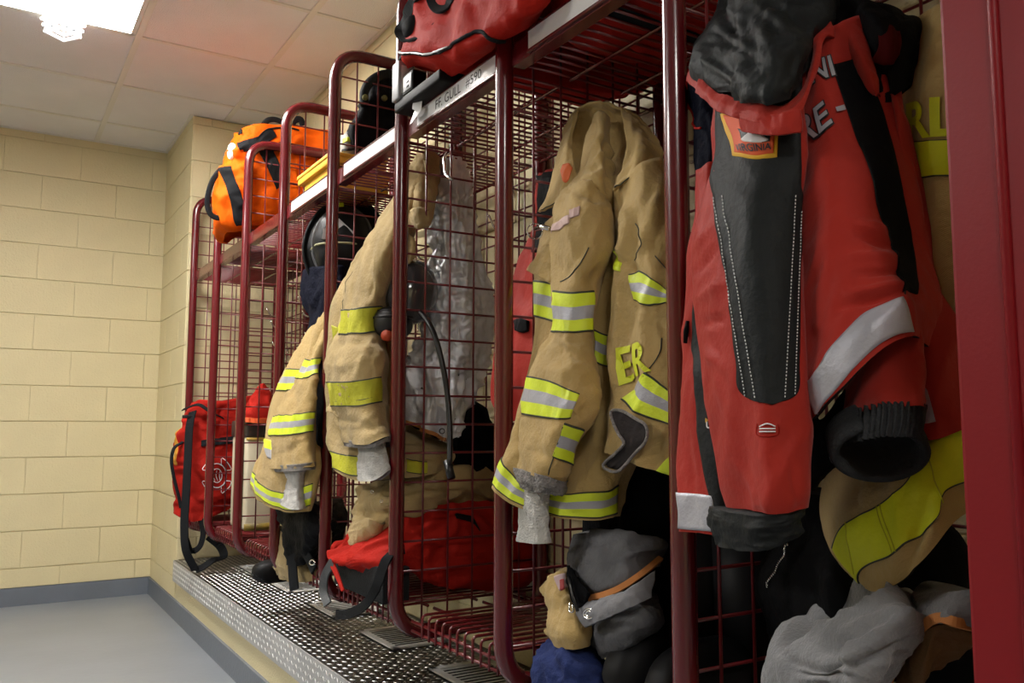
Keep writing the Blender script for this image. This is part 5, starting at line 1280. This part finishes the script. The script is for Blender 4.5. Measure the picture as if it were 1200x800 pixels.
# ------------------------------------------------------------------ yellow boxes on the fifth shelf
M_YBOX = mat('yellow card box', (0.80, 0.44, 0.035), 0.55, bump=0.05, bscale=50, var=0.06)
zt = SHELF_Z + 0.0045
for (ya, yb, za, zb, xa, lab) in ((2.72, 3.02, zt, zt + 0.085, 0.972, 'yellow flat box on the shelf, lower of the two'), (2.70, 3.06, zt + 0.087, zt + 0.122, 0.955, 'yellow flat box on the shelf, upper of the two')):
    T = Thing('flat_box', lab, 'box', 'yellow boxes on the shelf')
    MB().box((xa, ya, za), (xa + 0.20, yb, zb), 0.004).build('tray', M_YBOX, None)
    MB().box((xa - 0.003, ya - 0.003, zb - (zb - za) * 0.35), (xa + 0.203, yb + 0.003, zb + 0.001), 0.003).build('lid', M_YBOX, None)
    T.done()
# black hood, helmet liner and gloves behind them
T = Thing('helmet_hood', 'black padded hood with round yellow badges on the shelf beside the yellow boxes', 'hood')
b = Shell([
    [(432, 112, None, 2.72), (440, 96, None, 2.71), (452, 88, None, 2.71), (464, 87, None, 2.72), (474, 92, None, 2.74)],
    [(428, 122, None, 2.70), (442, 118, None, 2.69), (454, 112, None, 2.69), (466, 110, None, 2.69), (478, 112, None, 2.73)],
    [(418, 138, None, 2.70), (438, 135, None, 2.69), (454, 133, None, 2.69), (468, 132, None, 2.69), (484, 134, None, 2.73)],
    [(408, 155, None, 2.71), (432, 160, None, 2.69), (454, 155, None, 2.69), (470, 150, None, 2.69), (486, 152, None, 2.73)],
    [(408, 172, None, 2.72), (432, 178, None, 2.70), (455, 166, None, 2.70), (472, 158, None, 2.70), (486, 158, None, 2.73)]],
    back=0.2, bul=0.1, wr=0.008, wsc=0.07, fine=0.001, seed=107, away=(0.1, 1, 0))
b.mesh('hood_body', M_BLACK, nu=50, nv=60)
arch = [at_y(*p) for p in [(427, 124, 2.68), (427, 108, 2.675), (434, 96, 2.67), (447, 88, 2.67), (460, 87, 2.67), (470, 92, 2.68)]]
V, F = tube(_cr(np.linspace(0, 5, 40), 6, False) @ np.array(arch), 0.016, 12); obj('padded_rim', V, F, M_DKGREY)
for px_, py_, dy in ((450.5, 115, 2.665), (428, 114, 2.655)):
    c = at_y(px_, py_, dy); V, F = tube([c + np.array([0, 0.004, 0]), c - np.array([0.0, 0.004, 0])], 0.010, 20); obj('badge', V, F, mat('yellow badge', (0.13, 0.12, 0.025), 0.6))
T.done()
T = Thing('work_glove', 'lime and grey glove squeezed between the yellow boxes and black hood', 'glove')
b = Shell([[(400, 160, None, 2.75), (408, 155, None, 2.73), (416, 158, None, 2.74)], [(398, 170, None, 2.74), (408, 166, None, 2.72), (419, 166, None, 2.73)], [(399, 180, None, 2.74), (408, 178, None, 2.72), (420, 173, None, 2.73)], [(400, 189, None, 2.74), (408, 185, None, 2.72), (416, 178, None, 2.73)]], back=0.05, bul=0.25, wr=0.003, wsc=0.04, fine=0.001, seed=108, away=(0.3, 1, 0))
b.mesh('glove', mat('pale grey leather', (0.42, 0.42, 0.40), 0.7, bump=0.3), nu=24, nv=36)
b.band('cuff_band', [(402, 163), (409, 161), (417, 163)], [(402, 168), (409, 166), (418, 167)], [M_LIME], None)
b.band('cuff_band', [(401, 175), (408, 174), (418, 172)], [(401, 178), (408, 177), (418, 175)], [M_INK], None)
T.done()

# ------------------------------------------------------------------ black fire helmet hanging in the fifth locker
T = Thing('fire_helmet', 'black fire helmet with a silver front shield, hung brim outward above the farthest tan coat', 'helmet')
hc = at(403, 288, 1.07)
ax = np.array([-0.56, -0.80, 0.06]); ax /= np.linalg.norm(ax)          # crown points out of the locker
hx = np.cross([0, 0, 1.0], ax); hx /= np.linalg.norm(hx); hz = np.cross(ax, hx)
def H(a, b, c): return hc + hx * a + hz * b + ax * c
NB = 56; V = []; F = []
prof = [(1.0, 0.000), (1.03, -0.010), (1.0, -0.014), (0.80, 0.002), (0.74, 0.012), (0.72, 0.04), (0.66, 0.075), (0.52, 0.105), (0.30, 0.125), (0.02, 0.132)]
for r_, h_ in prof:
    for j in range(NB):
        q = 2 * pi * j / NB; ridge = 1 + 0.025 * cos(8 * q) * (0.74 > r_ > 0.1)
        drop = -0.03 * abs(sin(q)) * (r_ > 0.76)
        V.append(H(0.145 * r_ * cos(q) * ridge, 0.185 * r_ * sin(q) * ridge, h_ * 0.8 + drop))
for i in range(len(prof) - 1):
    for j in range(NB): F.append((i * NB + j, i * NB + (j + 1) % NB, (i + 1) * NB + (j + 1) % NB, (i + 1) * NB + j))
obj('shell', V, F, mat('black helmet paint', (0.007, 0.007, 0.008), 0.5, spec=0.25, bump=0.05, bscale=60))
V, F = tube([H(0.148 * cos(q), 0.189 * sin(q), -0.004 - 0.03 * abs(sin(q))) for q in np.linspace(0, 2 * pi, 60, endpoint=False)], 0.006, 8, closed=True); obj('brim_edge', V, F, M_DKGREY)
V, F = tube([H(0.106 * cos(q), 0.136 * sin(q), 0.022) for q in np.linspace(0, 2 * pi, 60, endpoint=False)], 0.007, 8, closed=True); obj('hat_band', V, F, mat('grey rubber', (0.07, 0.07, 0.075), 0.5))
sh = [(-0.05, -0.005, 0.098), (0.065, -0.005, 0.075), (0.055, 0.025, 0.085), (0.0, 0.075, 0.095), (-0.045, 0.03, 0.10)]
V = [H(*p) for p in sh] + [H(p[0], p[1], p[2] + 0.012) for p in sh]
obj('front_shield', V, [(4, 3, 2, 1, 0), (5, 6, 7, 8, 9)] + [(i, (i + 1) % 5, 5 + (i + 1) % 5, 5 + i) for i in range(5)], mat('silver shield', (0.50, 0.50, 0.52), 0.35, metal=0.5), None, False)
for (a, b_, s_) in ((-0.062, 0.02, 0.020), (-0.060, -0.045, 0.020), (0.035, -0.085, 0.024), (0.07, 0.03, 0.018), (-0.01, 0.125, 0.02)):
    q = [(a - s_, b_ - s_ * 1.0), (a + s_, b_ - s_ * 1.0), (a + s_ * 0.55, b_ + s_ * 1.2), (a - s_ * 0.55, b_ + s_ * 1.2)]
    hh = lambda x, y: max(0.03, 0.106 - 2.2 * ((x / 0.105) ** 2 + (y / 0.135) ** 2) * 0.036) + 0.004
    V = [H(x, y, hh(x, y) - 0.012) for x, y in q] + [H(x, y, hh(x, y)) for x, y in q]
    obj('lime_marker', V, [(3, 2, 1, 0), (4, 5, 6, 7)] + [(i, (i + 1) % 4, 4 + (i + 1) % 4, 4 + i) for i in range(4)], M_LIME, None, False)
V, F = tube(_cr(np.linspace(0, 4, 30), 5, False) @ np.array([H(-0.115, -0.015, 0.01), H(-0.07, -0.018, 0.085), H(0.0, -0.02, 0.112), H(0.06, -0.018, 0.09), H(0.11, -0.015, 0.02)]), 0.004, 8); obj('goggle_strap', V, F, mat('pale strap', (0.32, 0.31, 0.16), 0.7))
V, F = tube(_cr(np.linspace(0, 3, 24), 4, False) @ np.array([H(-0.12, -0.07, -0.03), H(-0.13, -0.12, -0.03), H(-0.10, -0.16, -0.02), H(-0.04, -0.18, -0.01)]), 0.01, 8, flat=0.4); obj('chin_strap', V, F, M_WEB)
V, F = tube([H(0, 0.15, -0.02), H(0, 0.20, -0.06), H(0.0, 0.22, -0.14)], 0.005, 6); obj('hanging_hook', V, F, M_CHROME)
T.done()
T = Thing('work_jacket', 'navy work jacket hanging under the black fire helmet', 'jacket')
b = Shell([[(357, 318, 1.0), (372, 312, 0.99), (400, 312, 1.01)], [(354, 345, 0.99), (372, 345, 0.98), (402, 345, 1.01)], [(362, 375, 0.985), (378, 372, 0.98), (404, 372, 1.01)], [(360, 395, 0.98), (376, 398, 0.975), (404, 398, 1.0)], [(350, 440, 0.98), (375, 442, 0.97), (404, 440, 1.0)]], back=0.12, bul=0.25, wr=0.006, wsc=0.06, fine=0.001, seed=111)
b.mesh('jacket', M_NAVY, nu=40, nv=50)
T.done()

# ------------------------------------------------------------------ red duffel on the third top shelf, with the radio case at its end
T = Thing('duffel_bag', 'red duffel bag with black piping on the top shelf, above the handwritten strip', 'bag')
b = Shell([
    [(500, -60, 0.99), (530, -90, 0.96), (570, -120, 0.96), (612, -150, 0.97), (650, -180, 1.0)],
    [(492, -5, 0.96), (530, -30, 0.92), (574, -50, 0.91), (618, -80, 0.92), (665, -115, 0.97)],
    [(490, 30, 0.935), (530, 10, 0.895), (578, -12, 0.885), (624, -40, 0.90), (672, -75, 0.955)],
    [(484, 58, 0.925), (528, 45, 0.885), (582, 20, 0.88), (628, -8, 0.895), (676, -45, 0.955)],
    [(480, 70, 0.93), (528, 66, 0.90), (580, 44, 0.90), (630, 10, 0.915), (678, -28, 0.965)],
    [(487, 78, 0.955), (530, 86, 0.955), (580, 52, 0.955), (630, 18, 0.965), (676, -18, 0.98)]],
    back=[0.3, 0.4, 0.44, 0.44, 0.42, 0.40], bul=0.1, wr=0.008, wsc=0.13, fine=0.0012, stretch=(1, 1, 0.8), seed=113, away=(1.0, 0.05, 0),
    creases=[(500, 50, 545, 10, 0.010, 9), (560, 35, 580, -10, -0.012, 7), (570, 0, 600, -30, 0.008, 8), (510, 30, 540, -15, -0.008, 8)])
b.mesh('bag_body', M_BAGRED, nu=80, nv=110)
b.line('piping', [(482, 67), (505, 63), (527, 56), (548, 42), (562, 37), (576, 45), (592, 50)], 0.0045, M_WEB, None, off=0.003)
b.line('piping', [(482, 66), (498, 63), (512, 60), (527, 55)], 0.0025, M_WHITE, None, off=0.006)
ribbon('carry_strap', [at(*p) for p in [(498, -12, 0.90), (484, 2, 0.89), (476, 20, 0.885), (470, 36, 0.885), (478, 44, 0.885), (490, 42, 0.885), (500, 36, 0.89), (514, 22, 0.885)]], 0.036, 0.006, M_WEB, None, (-0.6, -0.6, 0.4))
ribbon('carry_strap', [at(*p) for p in [(504, -16, 0.895), (510, 4, 0.885), (520, 10, 0.88), (528, -2, 0.88), (536, -18, 0.885)]], 0.036, 0.006, M_WEB, None, (-0.6, -0.6, 0.4))
V, F = blob(at(486, 33, 0.895), (0.03, 0.035, 0.03), 2.4, 14, 24); obj('grip', V, F, M_WEB)
T.done()
T = Thing('battery_case', 'grey and black case with a white sticker beside the red shelf duffel', 'case')
o1 = at(470, 80, 0.885)
Z0 = SHELF_Z + 0.0445
MB().box((0.898, 2.028, Z0 + 0.03), (0.945, 2.072, Z0 + 0.135), 0.004).build('case', M_GREYP, None)
MB().box((0.906, 2.0268, Z0 + 0.045), (0.941, 2.028, Z0 + 0.122), 0.0004).build('sticker', M_WHITE, None)
V, F = tube(rounded([(0.922, 2.03, Z0 + 0.13), (0.922, 2.035, Z0 + 0.155), (0.922, 2.065, Z0 + 0.155), (0.922, 2.07, Z0 + 0.13)], 0.015, 4), 0.010, 8); obj('handle', V, F, M_BLACK)
M_MATTE = mat('matt black plastic', (0.008, 0.008, 0.009), 0.6, spec=0.15)
MB().box((0.905, 1.80, Z0), (0.985, 2.07, Z0 + 0.03), 0.006).build('black_base', M_MATTE, None)
MB().box((0.905, 1.955, Z0 + 0.03), (0.945, 2.018, Z0 + 0.085), 0.004).build('radio', M_MATTE, None)
MB().box((0.9036, 1.962, Z0 + 0.038), (0.905, 2.010, Z0 + 0.078), 0.0004).build('radio_label', M_GREYP, None)
for q in (0.044, 0.056): MB().box((0.9032, 1.975, Z0 + q), (0.9037, 1.99, Z0 + q + 0.006)).build('radio_button', M_INK, None)
T.done()
T = Thing('name_tag', 'bent white card at the left strip end, standing for the lamp reflection there', 'tag')
ribbon('card', [at(*p) for p in [(491, 110, 0.925), (489, 122, 0.922), (488, 130, 0.92), (484, 138, 0.922), (482, 141, 0.924)]], 0.028, 0.0015, M_WHITE, None, (-0.8, -0.5, 0.3))  # separate white card stands for lamp reflection on the strip's bent end
T.done()
# handwriting on the third label strip
lk = LOCK[2]; strip = [c for c in lk.children if c.name.startswith('label_strip')][0]
for body_, ya, wd in (('FF. GULL', 0.335, 0.135), ('#590', 0.175, 0.075)):
    flat_text(body_, (FX - 0.0026, ya, SHELF_Z + 0.009), (0, -1, 0), (0, 0, 1), wd, 0.024, M_INK, strip, 'handwriting')

# ------------------------------------------------------------------ red bag on the second shelf (seen from below)
T = Thing('duffel_bag', 'red bag on the second shelf, seen from below through the wires', 'bag')
P, F = blob((1.17, 1.30, SHELF_Z + 0.16), (0.20, 0.20, 0.150), 3.2, 30, 50, wr=0.008, wsc=0.10, fine=0.001, seed=115); obj('bag_body', P, F, M_BAGRED)
ribbon('web_strap', [(1.0, 1.25, SHELF_Z + 0.006), (1.15, 1.25, SHELF_Z + 0.004), (1.30, 1.25, SHELF_Z + 0.006)], 0.045, 0.004, M_WEB, None, (0, 0, 1))
T.done()

# ------------------------------------------------------------------ bottom of the fourth locker
T = Thing('duffel_bag', 'slumped red duffel bag on the bottom shelf, left of the empty wire rack', 'bag')
b = Shell([
    [(390, 655, 0.90), (424, 638, 0.95), (470, 612, None, 2.22), (520, 592, None, 2.19), (574, 588, None, 2.19), (620, 600, None, 2.20)],
    [(386, 657, 0.89), (426, 648, 0.93), (472, 630, None, 2.18), (522, 610, None, 2.165), (576, 606, None, 2.165), (626, 616, None, 2.17)],
    [(402, 659, 0.90), (434, 656, 0.92), (474, 650, None, 2.165), (524, 642, None, 2.155), (578, 640, None, 2.155), (628, 644, None, 2.16)],
    [(412, 661, 0.91), (440, 664, 0.93), (476, 664, None, 2.165), (526, 674, None, 2.155), (578, 678, None, 2.155), (626, 670, None, 2.16)],
    [(416, 663, 0.93), (444, 668, 0.95), (478, 668, None, 2.18), (526, 684, None, 2.17), (578, 692, None, 2.17), (620, 684, None, 2.18)]],
    back=[0.10, 0.24, 0.30, 0.30, 0.28], bul=0.015, wr=0.011, wsc=0.11, fine=0.002, stretch=(1, 1, 1), seed=121, away=(0.0, 1, 0),
    creases=[(500, 660, 560, 610, -0.014, 7), (545, 655, 600, 630, 0.012, 8), (480, 620, 500, 600, -0.012, 6), (520, 650, 575, 655, -0.014, 7), (470, 640, 520, 615, -0.012, 7), (430, 655, 470, 640, 0.006, 5), (540, 610, 560, 640, 0.010, 7), (560, 650, 610, 660, 0.010, 8)])
b.mesh('bag_body', M_BAGRED, nu=80, nv=120)
b.band('side_handle', [(533, 602), (548, 604), (556, 610)], [(535, 607), (552, 612), (562, 622)], [M_WEB], None, off=0.006)
T.done()
T = Thing('foam_block', 'black foam block under the open end of the slumped red duffel', 'block')
MB().box((0.922, 2.135, LOW_Z + 0.0045), (1.00, 2.50, LOW_Z + 0.098), 0.004).build('block', mat('black foam', (0.016, 0.018, 0.020), 0.8, bump=0.5, bscale=160), None)
T.done()
T = Thing('web_strap', 'black and grey strap looping down from the slumped red duffel onto the deck', 'strap')
ribbon('strap_loop', [at(*p) for p in [(474, 643, 0.97), (463, 646, 0.95), (453, 655, 0.915), (447, 670, 0.90), (439, 692, 0.885), (426, 710, 0.885), (408, 719, 0.885), (394, 720, 0.885)]], 0.026, 0.005, M_WEB, None, (-0.75, -0.6, 0.25))
ribbon('grey_tab', [at(*p) for p in [(389, 659, 0.885), (381, 674, 0.885), (379, 692, 0.885), (384, 708, 0.885)]], 0.026, 0.006, mat('grey webbing', (0.10, 0.105, 0.11), 0.8), None, (-0.75, -0.6, 0.2))
ribbon('red_edge', [at(*p) for p in [(390, 662, 0.888), (396, 676, 0.888), (402, 692, 0.888)]], [0.016, 0.009], 0.005, M_BAGRED, None, (-0.7, -0.6, 0.3))
T.done()
T = Thing('turnout_trousers', 'tan turnout trousers bunched above the slumped red duffel', 'trousers')
b = Shell([
    [(425, 570, 1.0), (450, 562, 1.0), (486, 556, None, 2.21), (524, 546, None, 2.2), (560, 546, None, 2.2), (584, 556, None, 2.22)],
    [(416, 595, 0.985), (446, 588, 0.975), (486, 588, None, 2.18), (526, 578, None, 2.18), (562, 570, None, 2.18), (592, 576, None, 2.20)],
    [(414, 612, 0.98), (444, 608, 0.97), (486, 602, None, 2.215), (526, 592, None, 2.215), (562, 588, None, 2.215), (592, 592, None, 2.225)],
    [(416, 625, 0.985), (442, 630, 0.975), (486, 622, None, 2.27), (526, 612, None, 2.27), (562, 604, None, 2.27), (590, 604, None, 2.28)]],
    back=0.12, bul=0.04, wr=0.010, wsc=0.07, fine=0.0015, stretch=(1, 1, 1), seed=123, away=(0.2, 1, 0), creases=[(420, 600, 470, 602, -0.012, 5), (500, 585, 560, 580, -0.012, 5), (480, 560, 500, 600, -0.010, 5), (535, 560, 560, 600, -0.010, 5)])
b.mesh('waist', M_TAN2, nu=50, nv=90)
b2 = Shell([[(414, 612, 0.965), (432, 606, 0.955), (450, 612, 0.97)], [(407, 625, 0.96), (422, 622, 0.95), (440, 628, 0.965)], [(404, 640, 0.96), (414, 638, 0.95), (424, 636, 0.96)]], back=0.05, bul=0.3, wr=0.004, wsc=0.05, seed=124)
b2.mesh('trouser_leg', M_TAN2, nu=26, nv=36); b2.lining(M_LINING, u0=0.7)
for px_, py_ in ((436, 576), (447, 587)):
    V, F = tube([at(px_ + 1.6 * cos(a), py_ + 1.6 * sin(a), 0.955) for a in np.linspace(0, 2 * pi, 10, endpoint=False)], 0.0012, 5, closed=True); obj('rivet', V, F, M_CHROME)
T.done()

# ------------------------------------------------------------------ bottom of the fifth locker
T = Thing('harness_bag', 'black harness bag with a hanging strap under the farthest tan coat', 'bag')
b = Shell([
    [(327, 596, 0.96), (345, 590, 0.945), (365, 590, 0.95), (384, 594, 0.98)],
    [(332, 622, 0.955), (350, 618, 0.93), (370, 615, 0.94), (392, 615, 0.98)],
    [(336, 645, 0.955), (352, 644, 0.935), (366, 640, 0.945), (380, 632, 0.98)],
    [(340, 660, 0.96), (352, 662, 0.945), (362, 656, 0.955), (372, 646, 0.98)]], back=0.16, bul=0.25, wr=0.009, wsc=0.05, fine=0.0015, seed=127)
b.mesh('bag_body', M_BLACK, nu=40, nv=50)
ribbon('strap', [at(*p) for p in [(342, 650, 0.92), (343, 668, 0.915), (344, 680, 0.915), (345, 691, 0.915)]], 0.034, 0.006, M_WEB, None, (-0.75, -0.6, 0))
ribbon('strap', [at(*p) for p in [(356, 645, 0.93), (362, 655, 0.925), (368, 668, 0.92)]], 0.030, 0.006, M_WEB, None, (-0.75, -0.6, 0))
MB().box(at(340, 613, 0.925) - np.array([0.006, 0.012, 0.016]), at(340, 613, 0.925) + np.array([0.006, 0.012, 0.016]), 0.003).build('buckle', M_CHROME, None)
V, F = tube([at(366 + 3 * cos(a), 659 + 3 * sin(a), 0.918) for a in np.linspace(0, 2 * pi, 14, endpoint=False)], 0.003, 6, closed=True); obj('ring', V, F, M_CHROME)
T.done()
T = Thing('turnout_trousers', 'tan turnout trousers beside the black harness bag, touching the deck', 'trousers')
b = Shell([
    [(328, 612, 0.985), (332, 618, 0.975), (338, 622, 0.99)],
    [(328, 640, 0.98), (336, 642, 0.965), (348, 645, 0.985)],
    [(322, 660, 0.975), (338, 664, 0.955), (368, 664, 0.98)],
    [(330, 676, 0.975), (346, 682, 0.96), (370, 680, 0.98)]], back=0.10, bul=0.2, wr=0.006, wsc=0.05, fine=0.001, seed=129)
b.mesh('trouser_leg', M_TAN2, nu=40, nv=44)
T.done()
T = Thing('rubber_boot', 'black rubber boot tucked left of the harness bag', 'boot')
P, F = blob(at(325, 668, 1.0) + np.array([0, 0, 0.0]), (0.10, 0.05, 0.045), 2.6, 16, 28, rot=0.2); obj('foot', P, F, mat('boot rubber', (0.006, 0.006, 0.007), 0.55, spec=0.2))
V, F = tube([at(325, 668, 1.0) + np.array([0.05, 0, 0.0]), at(325, 668, 1.0) + np.array([0.055, 0, 0.16])], [0.052, 0.06], 20); obj('shaft', V, F, M_LINING)
T.done()

# ------------------------------------------------------------------ red jacket in the third locker, behind the upright
T = Thing('work_jacket', 'red jacket with a black collar hanging behind the left edge of the ER coat', 'jacket')
b = Shell([
    [(632, 205, 1.22), (650, 198, 1.21), (672, 205, 1.24)],
    [(626, 260, 1.20), (652, 258, 1.18), (684, 260, 1.22)],
    [(606, 315, 1.15), (648, 312, 1.15), (696, 312, 1.21)],
    [(586, 380, 1.09), (640, 380, 1.11), (700, 380, 1.20)],
    [(578, 440, 1.07), (640, 440, 1.10), (702, 440, 1.20)],
    [(584, 492, 1.08), (642, 494, 1.11), (700, 490, 1.20)]], back=[0.05, 0.07, 0.07, 0.07, 0.07, 0.07], bul=0.15, wr=0.007, wsc=0.08, fine=0.0012, seed=131, away=(0.4, 0.92, 0))
b.mesh('jacket_body', M_JRED, nu=60, nv=60); b.lining(M_LINING, u0=0.8)
b.band('yoke', [(629, 206), (650, 200), (674, 207)], [(624, 296), (650, 296), (690, 296)], [M_BLACK], None, off=0.004)
b.band('drawcord_knot', [(604, 376), (612, 374), (620, 376)], [(606, 388), (613, 390), (620, 388)], [M_BLACK], None, off=0.008)
T.done()
T = Thing('rubber_boots', 'pair of dark boots on the low shelf, below the grey leather hoods', 'boots')
for q in (0, 1):
    c = np.array([1.08, 1.20 - q * 0.11, LOW_Z + 0.06])
    P, F = blob(c, (0.14, 0.05, 0.055), 2.8, 16, 30, taper=0.15); obj('boot', P, F, mat('boot rubber', (0.006, 0.006, 0.007), 0.55, spec=0.2))
    V, F = tube([c + np.array([0.08, 0, 0.0]), c + np.array([0.085, 0, 0.22])], [0.055, 0.062], 22); obj('boot_shaft', V, F, mat('boot rubber', (0.006, 0.006, 0.007), 0.55, spec=0.2))
    V, F = tube([c + np.array([-0.135, 0, -0.045]), c + np.array([0.13, 0, -0.045])], [0.042, 0.045], 16, flat=0.25, ref=(0, 0, 1)); obj('sole', V, F, M_BLACKW)
T.done()
T = Thing('black_trousers', 'dark trousers heaped behind the silver coat and hose', 'trousers')
b = Shell([[(540, 480, 1.24), (554, 470, 1.26), (572, 480, 1.30)], [(534, 515, 1.22), (558, 510, 1.25), (586, 515, 1.33)], [(534, 545, 1.22), (558, 545, 1.25), (588, 545, 1.34)], [(536, 570, 1.23), (558, 570, 1.26), (588, 570, 1.34)]], back=0.10, bul=0.3, wr=0.007, wsc=0.06, seed=133, away=(0.3, 0.95, 0))
b.mesh('cloth', M_BLACKW, nu=30, nv=40)
T.done()
# white tiered fitting hanging under the ceiling panel
T = Thing('ceiling_diffuser', 'small white tiered square fitting with added glow, hanging under the glowing ceiling panel', 'fitting')
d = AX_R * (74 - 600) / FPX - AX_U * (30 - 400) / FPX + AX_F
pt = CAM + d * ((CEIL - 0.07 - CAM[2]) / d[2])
M_TIER_GLOW = mat('acrylic tier with added glow', (0.9, 0.9, 0.9), 0.3, emit=(0.93, 0.93, 1.0), estr=1.6)  # added emission makes the tiers look backlit by the panel
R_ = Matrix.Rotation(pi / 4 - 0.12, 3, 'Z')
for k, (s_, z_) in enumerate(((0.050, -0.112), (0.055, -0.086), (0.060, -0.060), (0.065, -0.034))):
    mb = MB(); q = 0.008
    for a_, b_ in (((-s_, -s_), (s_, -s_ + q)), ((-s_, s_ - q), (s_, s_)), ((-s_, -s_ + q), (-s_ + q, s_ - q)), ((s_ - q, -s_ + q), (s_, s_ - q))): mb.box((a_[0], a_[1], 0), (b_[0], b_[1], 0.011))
    obj('tier', [np.array(R_ @ Vector(v)) + np.array([pt[0], pt[1], CEIL + z_]) for v in mb.V], mb.F, M_TIER_GLOW, None, False)
for a_, b_ in ((1, 1), (1, -1), (-1, 1), (-1, -1)):
    v = R_ @ Vector((a_ * 0.047, b_ * 0.047, 0)); V, F = tube([(pt[0] + v.x, pt[1] + v.y, CEIL - 0.112), (pt[0] + v.x, pt[1] + v.y, CEIL - 0.005)], 0.003, 6); obj('hanger', V, F, M_WHITE)
T.done()
# ------------------------------------------------------------------ red post at the right edge
_x = 0.82
_ya, _yb, _yc = at(1121, 420, _x)[1], 0.16, at(1187, 420, _x)[1]  # near end stretched out of view to shade the nearest locker
_ym = (_ya + _yb) / 2
t = empty('steel_post', 'red steel post at the right edge, widened out of view to shade the nearest locker', 'post', (_x + 0.035, _ym, 0))
MB().box((-0.035, _yb - _ym, 0.002), (0.035, _ya - _ym, CEIL - 0.006), 0.004).build('post', M_POST, t, False)
V, F = tube([(-0.035, _yc - _ym, 0.01), (-0.035, _yc - _ym, CEIL - 0.01)], 0.005, 12); obj('raised_seam', V, F, M_POST, t)
MB().box((-0.055, _yb - _ym - 0.02, 0.0), (0.045, _ya - _ym + 0.02, 0.008), 0.002).build('foot_plate', M_POST, t, False)
